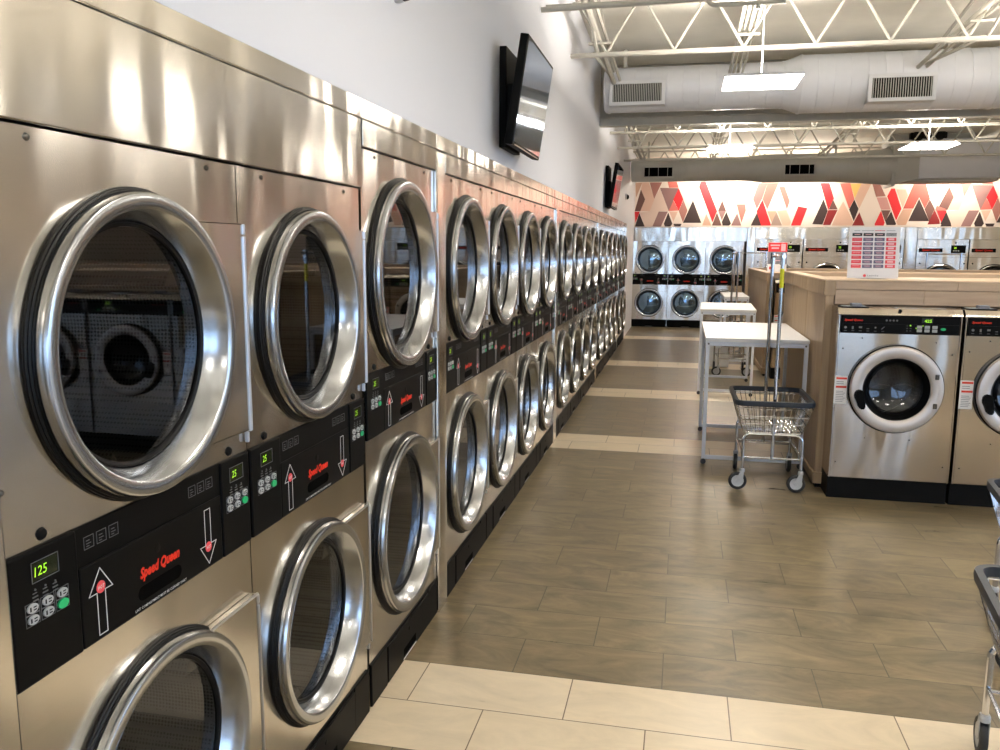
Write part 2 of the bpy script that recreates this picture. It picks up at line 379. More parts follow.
# ------------------------------------------------------------------ stacked dryers (front faces -y, origin on floor at the centre of the front)
XW = -1.102
BRAND = 'Speed Queen'
def make_stack(W, zc0, zc1, zb, zu, zl, R, left_digits, right_digits, zk=.178, D=.92):
    root = empty('stacked_dryer')
    h = W/2-.0012
    # cabinet: sides, back, top and the two front sheets with their door holes
    b = mk()
    plate_hole(b, -h, h, zk, zc0, 0, zl, R*.9); plate_hole(b, -h, h, zc1, zb, 0, zu, R*.9)
    for s in (-1, 1): box(b, min(s*h, s*(h-.004)), max(s*h, s*(h-.004)), .001, D, 0, zb)
    box(b, -h, h, D-.004, D, 0, zb); box(b, -h, h, .001, D, zb-.003, zb); box(b, -h, h, .02, D, zc0-.002, zc0+.002); box(b, -h, h, .02, D, .01, .014)
    cab = obj('cabinet', b, 'steel', root)
    # screws along the top edge and black plugs above the controls
    for x in (-.34*W, .34*W):
        b = mk(); lathe(b, [(.0001, -.004), (.005, -.0035), (.0075, 0)], x, zb-.018, 10); obj('screw', b, 'bolt', cab)
    for zz in (zc1+.115, zl+.02):
        b = mk(); lathe(b, [(.0001, -.004), (.004, -.003), (.006, 0)], -h+.012, zz, 8); obj('screw', b, 'bolt', cab)
    for x in (-.385*W, .392*W):
        b = mk(); lathe(b, [(.0001, -.006), (.009, -.005), (.0125, 0)], x, zc1+.017, 14); obj('plug', b, 'black_matte', cab)
    # doors
    for z, low in ((zu, 0), (zl, 1)):
        b = mk()
        lathe(b, [(.94*R, -.008), (.97*R, -.011), (.975*R, -.016), (.975*R, -.033), (.965*R, -.040), (.95*R, -.042), (.885*R, -.040), (.868*R, -.036), (.785*R, .022), (.78*R, .03)], 0, z, 64)
        d = obj('door', b, 'ring_steel', root, smooth=True)
        b = mk()
        lathe(b, [(1.008*R, -.0005), (1.008*R, -.005), (.998*R, -.007), (.998*R, -.010), (.986*R, -.012), (.986*R, -.0145), (.96*R, -.0145), (.93*R, -.01)], 0, z, 64)
        lathe(b, [(.795*R, .018), (.785*R, .014), (.762*R, .016), (.757*R, .026)], 0, z, 64)
        obj('gasket', b, 'gasket', d, smooth=True)
        b = mk(); lathe(b, [(.77*R, .021), (.0001, .021)], 0, z, 48)
        obj('door_glass', b, 'dryer_glass', d)
        b = mk()
        # plate outline: straight right side, concave left side following the ring
        pts = []
        rr = .97*R; hz = min(.262, rr*.93)
        a0 = math.asin(hz/rr)
        for k in range(25):
            a = a0-2*a0*k/24; pts.append((rr*math.cos(a), z+rr*math.sin(a)))
        pts += [(h-.012, z-hz), (h-.012, z+hz)]
        pl = [b.verts.new((x, -.021, zz)) for x, zz in pts]; pb = [b.verts.new((x, -.002, zz)) for x, zz in pts]
        n = len(pts)
        for k in range(24):
            # strips between the arc and the straight edge
            x1 = h-.012
            v = [pl[k], pl[k+1]]
            e0 = b.verts.new((x1, -.021, pts[k][1])); e1 = b.verts.new((x1, -.021, pts[k+1][1]))
            b.faces.new((pl[k], e0, e1, pl[k+1]))
        bmesh.ops.remove_doubles(b, verts=b.verts, dist=1e-5)
        box(b, rr*math.cos(a0), h-.012, -.021, -.002, z+hz-.002, z+hz+.002)
        box(b, rr*math.cos(a0), h-.012, -.021, -.002, z-hz-.002, z-hz+.002)
        obj('hinge_plate', b, 'ring_satin' if 0 else 'steel', d)
        b = mk(); hw = .009 if low else .014
        box(b, h-hw-.002, h-.002, -.025, -.002, z-hz-.005, z+hz-.03, .003, 2); box(b, h-hw-.002, h-.002, -.025, -.002, z+hz-.028, z+hz, .003, 1); box(b, h-.011, h-.002, -.014, -.002, z-hz-.036, z-hz-.008, .002, 1)
        if low: tube(b, [(rr*math.cos(a0)+.0, -.023, z+hz+.003), (h-.012, -.023, z+hz+.003)], .004, 8)
        obj('hinge_strip', b, 'ring_satin' if low else 'hinge_glint', d)
        b = mk(); lathe(b, [(.89*R, .03), (.89*R, .05), (.92*R, .06), (.92*R, .62), (.0001, .64)], 0, z, 40)
        for k in range(3):
            a = 2*PI*k/3+.5
            c, s = math.cos(a), math.sin(a); r0 = .92*R
            q = [b.verts.new((c*rr_-s*ww, yy, z+s*rr_+c*ww)) for yy in (.08, .6) for rr_, ww in ((r0, -.035), (r0-.06, 0), (r0, .035))]
            b.faces.new((q[0], q[1], q[4], q[3])); b.faces.new((q[1], q[2], q[5], q[4])); b.faces.new((q[0], q[2], q[1]))
        obj('drum', b, 'drum', root, recalc=False)
    # control panel between the doors: two keypads with the lint door between them
    zz0, zz1 = zc0+.002, zc1-.002; c0 = zc0
    hx = h-.003
    b = mk()
    box(b, -hx, -hx+.165*W/.81+.0, -.008, .02, zz0, zz1, .004, 2); box(b, hx-.135*W/.81, hx, -.008, .02, zz0, zz1, .004, 2)
    box(b, -hx+.162*W/.81, hx-.132*W/.81, -.003, .02, zz0, zz1, .002, 1)
    cp = obj('control_panel', b, 'black', root)
    lx0, lx1, lz0, lz1 = -hx+.168*W/.81, hx-.138*W/.81, zz0+.001, c0+.165
    b = mk(); box(b, lx0, lx1, -.006, -.002, lz0, lz1, .003, 2)
    lathe(b, [(.0001, -.007), (.008, -.0065), (.0105, -.006)], .005, c0+.122, 16)
    lp = obj('lint_door', b, 'black', cp)
    b = mk()
    # recessed pull drawn flat, its shade painted as a dark rounded slot
    pts = []
    for sx, a0 in ((1, -PI/2), (-1, PI/2)):
        for k in range(9):
            a = a0+PI*k/8; pts.append((.01+sx*.062+.0155*math.cos(a), c0+.042+.0155*math.sin(a)))
    poly_prism(b, pts, -.0067, -.0057); obj('pull_slot', b, 'recess_shade', cp)
    b = mk(); text(b, BRAND, .012, c0+.083, .142, -.0067, height=.032, shear=.25, bold=.045)
    obj('brand_lettering', b, 'ink_red', cp)
    b = mk(); text(b, 'LINT COMPARTMENT MUST BE CLEANED DAILY', .012, c0+.0125, .185, -.0067, height=.0058, bold=.01, res=1)
    obj('warning_lettering', b, 'ink_white', cp)
    for sx, up in ((-1, 1), (1, 0)):
        b = mk(); x = -.178*W/.81 if sx < 0 else .2*W/.81
        A = [(-.012, 0), (.012, 0), (.012, .087), (.034, .087), (0, .135), (-.034, .087), (-.012, .087)]
        if not up: A = [(p, .135-q) for p, q in A]
        outline(b, [(x+p, c0+.013+q) for p, q in A], .0018, -.0062)
        obj('arrow_mark', b, 'ink_white', cp)
    for x, z in ((-.178*W/.81, c0+.109), (.2*W/.81, c0+.055)):
        b = mk(); disc(b, x, z, .0125, -.007, -.006, 20)
        hb = obj('hot_badge', b, 'ink_pink', cp); b = mk(); text(b, 'HOT', x, z, .018, -.0074, height=.0085, bold=.02, res=1)
        obj('hot_lettering', b, 'ink_white', cp)
    for x0 in (-.163*W/.81, .183*W/.81):
        b = mk()
        for k in (-1, 0, 1):
            x = x0+k*.036; z = c0+.208
            outline(b, [(x-.0135, z-.012), (x+.0135, z-.012), (x+.0135, z+.012), (x-.0135, z+.012)], .0012, -.0031)
            box(b, x-.007, x+.003, -.0037, -.003, z+.003, z+.0045); box(b, x-.007, x+.006, -.0037, -.003, z-.003, z-.0015); box(b, x-.007, x+.001, -.0037, -.003, z-.008, z-.0065)
        obj('icon_mark', b, 'ink_grey', cp)
    for cx, dig in ((-hx+.082*W/.81, left_digits), (hx-.066*W/.81, right_digits)):
        b = mk(); box(b, cx-.031, cx+.031, -.0089, -.0075, c0+.186, c0+.221, .001, 1)
        dsp = obj('display', b, 'lens_green', cp)
        b = mk(); outline(b, [(cx-.032, c0+.185), (cx+.032, c0+.185), (cx+.032, c0+.222), (cx-.032, c0+.222)], .0014, -.0092)
        for k, xx in enumerate((-.026, -.002, .022)):
            lathe(b, [(.0001, -.01), (.002, -.0095), (.0022, -.008)], cx+xx, c0+.172-.001*k, 8)
            box(b, cx+xx-.007, cx+xx+.006, -.0087, -.008, c0+.158, c0+.1605); box(b, cx+xx-.006, cx+xx+.004, -.0087, -.008, c0+.165, c0+.1668)
            box(b, cx+xx-.006, cx+xx+.006, -.0087, -.008, c0+.152, c0+.1538)
            for r_ in (0, 1):
                xk, zk_ = cx-.036+.036*k, c0+.142-.021*r_-.0
                outline(b, [(xk-.016, zk_-.010), (xk+.016, zk_-.010), (xk+.016, zk_+.010), (xk-.016, zk_+.010)], .0009, -.0088)
        obj('legend_mark', b, 'ink_grey', cp)
        b = mk(); text(b, dig, cx-.011, c0+.2035, .03 if len(dig) > 2 else .021, -.0096, height=.0175, shear=.12, bold=.0)
        obj('digit', b, 'led', cp)
        b = mk()
        for k in range(3):
            for r_ in range(2):
                if k == 2 and r_ == 1: continue
                disc(b, cx-.036+.036*k, c0+.142-.021*r_, .0085, -.0115, -.0075, 14, sx=1.45)
        kp = obj('keypad', b, 'key_grey', cp)
        b = mk()
        for k in range(3):
            for r_ in range(2):
                if k == 2 and r_ == 1: continue
                x, z = cx-.036+.036*k, c0+.142-.021*r_
                box(b, x+.0, x+.007, -.012, -.0114, z+.001, z+.003); box(b, x+.0, x+.007, -.012, -.0114, z-.004, z-.002); box(b, x-.008, x-.005, -.012, -.0114, z-.004, z+.004)
        obj('key_mark', b, 'black_matte', cp)
        b = mk(); disc(b, cx+.036, c0+.121, .009, -.0118, -.0075, 16, sx=1.45)
        obj('start_key', b, 'key_green', cp)
    # kick plate with its own lint door
    b = mk(); box(b, -hx, -hx+.17, -.008, .02, .006, zk-.002, .003, 1); box(b, hx-.14, hx, -.008, .02, .006, zk-.002, .003, 1); box(b, -hx+.168, hx-.138, -.004, .02, .006, zk-.002)
    kp = obj('kick_plate', b, 'black', root)
    b = mk(); box(b, -hx+.174, hx-.144, -.011, -.004, .012, zk-.012, .003, 1); lathe(b, [(.0001, -.0135), (.007, -.013), (.009, -.011)], .005, .125, 12)
    obj('lint_door', b, 'black', kp)
    b = mk(); box(b, -.07, .09, -.0118, -.0108, .032, .064, .0, 1); obj('pull_slot', b, 'recess_shade', kp)  # flat dark piece painted as the shade of the pull
    b = mk(); box(b, -.075, .095, -.0116, -.0108, .018, .0235); obj('slot_line', b, 'ink_white', kp)
    return root
S30 = dict(W=.813, zc0=.967, zc1=1.213, zb=1.94, zu=1.534, zl=.558, R=.322)
S45 = dict(W=.8715, zc0=1.042, zc1=1.288, zb=2.08, zu=1.634, zl=.602, R=.377)
def set_stack(o, loc, rz, label, group):
    o.location = loc; o.rotation_euler = (0, 0, rz); return tag(o, label, 'dryer', group)
Q = PI/2
GL = 'stacked dryers along the left wall'
a = make_stack(left_digits='125', right_digits='25', **S30)
set_stack(a, (XW, 1.53, 0), Q, 'nearest stainless stacked dryer, its left display reading 125 in green', GL)
s30 = make_stack(left_digits='25', right_digits='25', **S30)
set_stack(s30, (XW, 2.345, 0), Q, 'second stainless stacked dryer from the camera, both displays reading 25', GL)
s45 = make_stack(left_digits='25', right_digits='25', **S45)
set_stack(s45, (XW, 3.206, 0), Q, 'third stainless stacked dryer, taller, just before the first polished filler strip', GL)
P45 = .872; FW = .147
ORD = ['first', 'second', 'third', 'fourth']
NTH = ['first', 'second', 'third', 'fourth']
fill_y = [(3.645, 3.793)]
y = 3.793; row_groups = []
for gi, cnt in enumerate((4, 4, 4, 2)):
    y0 = y
    for k in range(cnt):
        c = copy_tree(s45)
        set_stack(c, (XW, y+P45/2, 0), Q, f'{ORD[k]} stainless stacked dryer beyond the {NTH[gi]} polished filler strip', GL)
        y += P45
    row_groups.append((y0, y))
    if gi < 3: fill_y.append((y, y+FW)); y += FW
ROW_END = y
fill_y.insert(0, (.985, 1.127))
FN = ['foot of frame, beside the nearest dryer', 'first', 'second', 'third', 'fourth']
for i, (ya, yb) in enumerate(fill_y):
    b = mk(); box(b, -(yb-ya)/2+.004, (yb-ya)/2-.004, -.015, .02, 0.0, 1.936 if i == 0 else 2.172, .006, 2)
    o = obj('filler_strip', b, 'steel_band'); o.location = (XW, (ya+yb)/2, 0); o.rotation_euler = (0, 0, Q)
    lab = ['narrow stainless filler strip at the near end, left of the nearest dryer',
           'first polished stainless filler strip, between the third and fourth dryer stacks',
           'second polished stainless filler strip down the dryer row',
           'third polished stainless filler strip down the dryer row',
           'fourth polished stainless filler strip, near the far end of the dryer row'][i]
    tag(o, lab, 'filler panel', 'filler strips between the dryers')
# fascia panels over the dryers and one long top trim
def fascia(ya, yb, z0, lab):
    b = mk(); L = (yb-ya)/2; box(b, -L+.002, L-.002, -.014, .03, z0+.004, 2.174, .003, 2)
    o = obj('fascia_panel', b, 'steel_band'); o.location = (XW, (ya+yb)/2, 0); o.rotation_euler = (0, 0, Q)
    tag(o, lab, 'fascia panel', 'fascia panels over the left dryers')
fascia(.985, 2.756, 1.94, 'deep brushed stainless fascia panel over the two nearest dryers')
fascia(2.766, 3.645, 2.08, 'short stainless fascia panel over the third dryer')
for (ya, yb), n in zip(row_groups, NTH):
    fascia(ya, yb, 2.08, f'long shallow stainless fascia panel over the dryers beyond the {n} filler strip')
b = mk()
for ya, yb in ((.985, 3.655), (3.657, 4.12), (4.122, 7.345), (7.347, 10.97), (10.972, ROW_END+.03)):
    box(b, -(yb)+0, -ya, -.012, .03, 2.178, 2.244, .003, 1)
o = struct('trim_1', b, 'steel_band'); o.location = (XW, 0, 0); o.rotation_euler = (0, 0, Q); o.data.transform(Matrix.Scale(-1, 4, (1, 0, 0)))
o.data.flip_normals()
b = mk(); box(b, XW-.9, XW-.02, .985, ROW_END+.03, 2.176, 2.2); struct('trim_2', b, 'wall_white')

# far row of three smaller stacks facing the camera
YF = 19.3
GF = 'stacked dryers on the far wall'
BOWL = {}
def bowl(g):
    """the far machines have bulging door glasses"""
    key = g.data.name
    if key not in BOWL:
        z = sum(v.co.z for v in g.data.vertices)/len(g.data.vertices); Rg = .77*S30['R']
        b = mk(); lathe(b, [(Rg*math.sin(t*PI/16), .021-.055*(math.cos(t*PI/16)-math.cos(PI/2)*0)+.0) if t else (.0001, .021-.055) for t in range(8, -1, -1)], 0, z, 40)
        bmesh.ops.recalc_face_normals(b, faces=b.faces)
        me = bpy.data.meshes.new('bowl'); b.to_mesh(me); b.free(); me.materials.append(MATS['dryer_glass_bluelit'])
        for q in me.polygons: q.use_smooth = True
        BOWL[key] = me
    g.data = BOWL[key]
for k, (x, n) in enumerate(zip((-.735, .08, .895), ('left', 'middle', 'right'))):
    c = copy_tree(s30)
    for dchild in c.children:
        if dchild.name.startswith('door'):
            for g in dchild.children:
                if g.name.startswith('door_glass'): bowl(g)
    set_stack(c, (x, YF, 0), 0, f'{n} one of three stainless stacked dryers against the far mural wall', GF)
FARX0, FARX1 = -1.098, 1.35
b = mk(); box(b, FARX0, 1.352, YF-.014, YF+.03, 1.944, 2.25, .003, 1)
o = obj('fascia_panel', b, 'steel_band'); tag(o, 'stainless fascia panel over the three stacked dryers on the far wall', 'fascia panel', 'fascia panels on the far wall')
# ------------------------------------------------------------------ big single dryers on the far wall
def make_single(W=1.0):
    root = empty('single_dryer'); h = W/2-.003; R = .385; zd = 1.1; zb = 2.0
    b = mk(); plate_hole(b, -h, h, .2, zb, 0, zd, R*.86)
    for s in (-1, 1): box(b, min(s*h, s*(h-.004)), max(s*h, s*(h-.004)), .001, 1.1, 0, zb)
    box(b, -h, h, 1.096, 1.1, 0, zb); box(b, -h, h, .001, 1.1, zb-.003, zb); box(b, -h, h, .001, 1.1, .01, .014)
    cab = obj('cabinet', b, 'steel', root)
    b = mk()
    for x, z in ((.25, 1.93), (-.42, 1.5), (.44, 1.5), (.44, .6), (-.42, .6)): lathe(b, [(.0001, -.006), (.012, -.005), (.017, 0)], x, z, 10)
    obj('plug', b, 'black_matte', cab)
    b = mk(); lathe(b, [(.95*R, -.02), (.985*R, -.022), (.995*R, -.03), (.99*R, -.046), (.95*R, -.058), (.91*R, -.05), (.835*R, -.014), (.83*R, -.004)], 0, zd, 48)
    d = obj('door', b, 'ring_steel', root, smooth=True)
    b = mk(); lathe(b, [(1.03*R, -.0005), (1.03*R, -.018), (1.0*R, -.026), (.94*R, -.024)], 0, zd, 48); lathe(b, [(.838*R, -.016), (.80*R, -.018), (.795*R, -.004)], 0, zd, 48)
    obj('gasket', b, 'gasket', d, smooth=True)
    b = mk(); lathe(b, [(.80*R, -.012), (.0001, -.012)], 0, zd, 40); obj('door_glass', b, 'dryer_glass', d)
    b = mk(); box(b, h-.02, h-.004, -.038, -.002, zd-.3, zd+.3, .004, 1); obj('hinge_strip', b, 'hinge_glint', d)
    b = mk(); lathe(b, [(.86*R, .004), (.92*R, .06), (.92*R, .7), (.0001, .72)], 0, zd, 32); obj('drum', b, 'drum', root, recalc=False)
    b = mk(); box(b, -h+.04, -h+.5, -.012, 0, 1.735, 1.815, .004, 1); bp = obj('name_plate', b, 'black', root)
    b = mk(); text(b, BRAND, -h+.27, 1.775, .34, -.0128, height=.052, shear=.22, bold=.03); obj('brand_lettering', b, 'ink_red', bp)
    b = mk(); box(b, h-.33, h-.05, -.012, 0, 1.72, 1.88, .004, 1); cp = obj('control_panel', b, 'black', root)
    b = mk(); text(b, '25', h-.255, 1.825, .05, -.0128, height=.04, bold=.02); obj('digit', b, 'led', cp)
    b = mk()
    for k in range(3): disc(b, h-.28+.045*k, 1.765, .012, -.015, -.011, 10, sx=1.4)
    obj('keypad', b, 'key_grey', cp)
    b = mk(); box(b, -h, h, -.01, 0, 1.63, 1.634); obj('seam', b, 'bolt', cab)
    b = mk(); box(b, -h+.003, h-.003, -.004, .02, .006, .196, .003, 1); obj('kick_plate', b, 'black', root)
    return root
sd = make_single()
GS = 'large single dryers on the far wall'
xs1 = [2.03, 3.05, 4.07]; xs2 = [5.33, 6.35, 7.37]
labs = ['large single stainless dryer on the far wall, behind the small red and grey notice', 'large single stainless dryer on the far wall, left of the price board', 'large single stainless dryer on the far wall, behind the price board',
        'large single stainless dryer just right of the filler strip beside the price board', 'large single stainless dryer on the far wall, at the right edge of the photo', None]
for i, x in enumerate((xs1+xs2)[:5]):
    c = sd if i == 0 else copy_tree(sd)
    c.location = (x, YF, 0); tag(c, labs[i], 'dryer', GS)
for xa, xb, l in ((1.53, 4.575, 'long stainless fascia panel over the three large single dryers on the far wall'), (4.825, 6.86, 'stainless fascia panel over the large dryers right of the price board')):
    b = mk(); box(b, xa, xb, YF-.014, YF+.03, 2.004, 2.25, .003, 1); tag(obj('fascia_panel', b, 'steel_band'), l, 'fascia panel', 'fascia panels on the far wall')
for xa, xb, l in ((1.358, 1.524, 'tall stainless filler strip between the stacked and the large far dryers'), (4.581, 4.819, 'tall stainless filler strip right of the price board on the far wall')):
    b = mk(); box(b, xa, xb, YF-.006, YF+.02, 0, 2.25, .003, 1); tag(obj('filler_strip', b, 'steel_band'), l, 'filler panel', 'filler strips between the dryers')
# ------------------------------------------------------------------ front-loading washers
def make_washer(W=.79, D=.95):
    root = empty('washing_machine'); h = W/2-.004; R = .307; zd = .805
    b = mk(); cab0 = b
    for s in (-1, 1): box(b, min(s*h, s*(h-.004)), max(s*h, s*(h-.004)), .02, D, .155, 1.31)
    box(b, -h, h, D-.004, D, .155, 1.31); box(b, -h, h, .02, D, .155, .159)
    plate_hole(cab0, -h+.012, h-.012, .165, 1.17, 0, zd, R*.9, y=0, depth=.03)
    box(b, -h, -h+.012, -.004, .03, .155, 1.31, .003, 1); box(b, h-.012, h, -.004, .03, .155, 1.31, .003, 1)
    box(b, -h+.012, h-.012, -.003, .03, 1.168, 1.182)
    cab = obj('cabinet', b, 'steel_washer', root)
    # top cover with sloping front edge and lock
    b = mk()
    pr = [(-.006, 1.31), (-.002, 1.322), (.03, 1.352), (.05, 1.354), (D, 1.354), (D, 1.31)]
    A = [b.verts.new((-h-.002, p, q)) for p, q in pr]; B = [b.verts.new((h+.002, p, q)) for p, q in pr]
    b.faces.new(A[::-1]); b.faces.new(B)
    for j in range(6): b.faces.new((A[j], A[(j+1) % 6], B[(j+1) % 6], B[j]))
    tp = obj('top_cover', b, 'steel_washer', root)
    b = mk(); lathe(b, [(.0001, -.01), (.009, -.009), (.0115, .012)], .0, 1.339, 14); obj('lock', b, 'black_matte', tp)
    b = mk(); box(b, -h+.02, -h+.2, .03, .19, 1.354, 1.361, .003, 2); dp = obj('dispenser_lid', b, 'black', tp)
    b = mk(); box(b, -h+.035, -h+.185, .05, .18, 1.361, 1.3635, .001, 1); obj('lid_plate', b, 'key_grey', dp)
    b = mk(); box(b, -h+.085, -h+.15, .03, .10, 1.36, 1.384, .004, 2); obj('latch', b, 'grey_plastic', dp)
    b = mk(); box(b, -.02, .30, .06, .22, 1.354, 1.3575, .001, 1); obj('service_plate', b, 'steel_band', tp)
    # controls
    b = mk(); box(b, -h+.018, h-.018, -.012, .02, 1.184, 1.306, .004, 1); cp = obj('control_panel', b, 'black', root)
    b = mk(); box(b, -h+.02, h-.02, -.0126, -.0118, 1.249, 1.2515); obj('seam', b, 'gasket', cp)
    b = mk(); text(b, BRAND, -.295, 1.272, .118, -.0128, height=.018, shear=.22, bold=.03); obj('brand_lettering', b, 'ink_red', cp)
    b = mk()
    for k in range(6):
        x = -.345+.048*k; z = 1.222
        [lambda: disc(b, x, z, .009, -.0128, -.0118, 8), lambda: box(b, x-.007, x+.004, -.0128, -.0118, z-.012, z+.008), lambda: box(b, x-.01, x+.01, -.0128, -.0118, z-.004, z+.008),
         lambda: box(b, x-.008, x+.008, -.0128, -.0118, z-.009, z-.005), lambda: disc(b, x, z+.002, .007, -.0128, -.0118, 5), lambda: poly_prism(b, [(x-.012, z-.009), (x-.006, z-.009), (x+.012, z+.01), (x+.006, z+.01)], -.0128, -.0118)][k]()
        box(b, x-.009, x+.009, -.0128, -.0118, z-.024, z-.021)
    for k in range(4): disc(b, -.085+.022*k, 1.275, .007, -.0128, -.0118, 8)
    for j in range(3):
        for k in range(2): box(b, .042+.022*k, .052+.022*k, -.0128, -.0118, 1.205+.017*j, 1.2085+.017*j)
    obj('icon_mark', b, 'ink_grey', cp)
    b = mk(); box(b, .135, .205, -.0128, -.0118, 1.262, 1.296); obj('display', b, 'lens_green', cp)
    b = mk(); text(b, '425', .175, 1.276, .046, -.0134, height=.02, bold=.02); disc(b, .067, 1.243, .005, -.0134, -.012, 8); disc(b, .103, 1.226, .004, -.0134, -.012, 8); disc(b, .145, 1.243, .004, -.0134, -.012, 8)
    obj('digit', b, 'led', cp)
    b = mk()
    for k in range(3):
        for j in range(2): box(b, .108+.048*k, .140+.048*k, -.0145, -.0118, 1.2+.024*j, 1.22+.024*j, .002, 1)
    obj('keypad', b, 'key_grey', cp)
    b = mk(); disc(b, .272, 1.222, .009, -.0145, -.0118, 12, sx=1.8); obj('start_key', b, 'key_green', cp)
    # door
    b = mk(); lathe(b, [(.97*R, -.012), (.972*R, -.05), (.955*R, -.062), (.90*R, -.068), (.74*R, -.064), (.705*R, -.055), (.69*R, -.03)], 0, zd, 64)
    d = obj('door', b, 'door_cast', root, smooth=True)
    b = mk(); lathe(b, [(R, -.0005), (1.0*R, -.03), (.965*R, -.038)], 0, zd, 64); lathe(b, [(.715*R, -.05), (.69*R, -.046), (.64*R, -.01), (.60*R, .01)], 0, zd, 48)
    obj('gasket', b, 'gasket', d, smooth=True)
    b = mk(); lathe(b, [(.69*R, -.046), (.665*R, -.02), (.62*R, .02), (.5*R, .055), (.3*R, .075), (.0001, .082)], 0, zd, 48); obj('door_glass', b, 'washer_glass', d, smooth=True)
    b = mk(); pts = []
    hx, hz = -.245, zd-.068
    poly_prism(b, [(hx-.022, hz+.055), (hx+.01, hz+.068), (hx+.035, hz+.05), (hx+.032, hz+.01), (hx+.045, hz-.02), (hx+.05, hz-.06), (hx+.03, hz-.075), (hx+.005, hz-.06), (hx-.01, hz-.02), (hx-.028, hz+.015)], -.1, -.062)
    bmesh.ops.bevel(b, geom=b.edges[:], offset=.006, segments=2, affect='EDGES'); obj('handle', b, 'black', d)
    for z in (zd+.1, zd-.1):
        b = mk(); box(b, .232, .258, -.076, -.066, z-.018, z+.018, .003, 1)
        for dz in (-.009, .009): lathe(b, [(.0001, -.08), (.005, -.079), (.006, -.075)], .245, z+dz, 8)
        obj('hinge', b, 'bolt', d)
    b = mk(); lathe(b, [(.64*R, .02), (.92*R, .12), (.92*R, .6), (.0001, .62)], 0, zd, 40); obj('drum', b, 'drum', root, recalc=False)
    for x, z in ((-.23, 1.15), (.24, 1.13), (-.35, 1.075), (.345, 1.05), (-.35, .27), (.345, .27), (-.17, .45), (.12, .45)): b = mk(); lathe(b, [(.0001, -.005), (.004, -.004), (.006, 0)], x, z, 8); obj('screw', b, 'bolt', cab)
    b = mk(); box(b, -h+.0, -h+.083, -.0055, -.0042, .685, .88); st = obj('notice_sticker', b, 'sticker', root)
    b = mk(); box(b, -h+.01, -h+.08, -.0062, -.0054, .858, .872); box(b, -h+.01, -h+.08, -.0062, -.0054, .798, .812); obj('warning_band', b, 'sticker_red', st)
    b = mk()
    for k in range(7): box(b, -h+.012, -h+.06+.006*(k % 3), -.0062, -.0054, .70+.012*k, .7035+.012*k)
    for k in range(2): box(b, -h+.012, -h+.06, -.0062, -.0054, .825+.014*k, .829+.014*k)
    obj('small_print', b, 'p_grey', st)
    b = mk(); box(b, -h, h, .03, D, 0.0, .152); obj('plinth', b, 'black_matte', root)
    return root

w0 = make_washer()
GW = 'front-loading washers along the islands'
w0.location = (1.453, 6.09, 0)
tag(w0, 'stainless front-loading washer at the left end of the near wooden island', 'washer', GW)
for k in range(1, 6):
    c = copy_tree(w0); c.location = (1.453+.80*k, 6.09, 0)
    tag(c, ['stainless front-loading washer cut off by the right edge, beside the near island end washer', 'third stainless washer along the near island', 'fourth stainless washer along the near island', 'fifth stainless washer along the near island', 'sixth stainless washer along the near island'][k-1], 'washer', GW)
c = copy_tree(w0); c.location = (1.62, 11.8, 0)
tag(c, 'front-loading washer at the left end of the far wooden island, behind the steel poles', 'washer', GW)
c = copy_tree(w0); c.location = (2.42, 11.8, 0)
tag(c, 'second front-loading washer along the far wooden island', 'washer', GW)
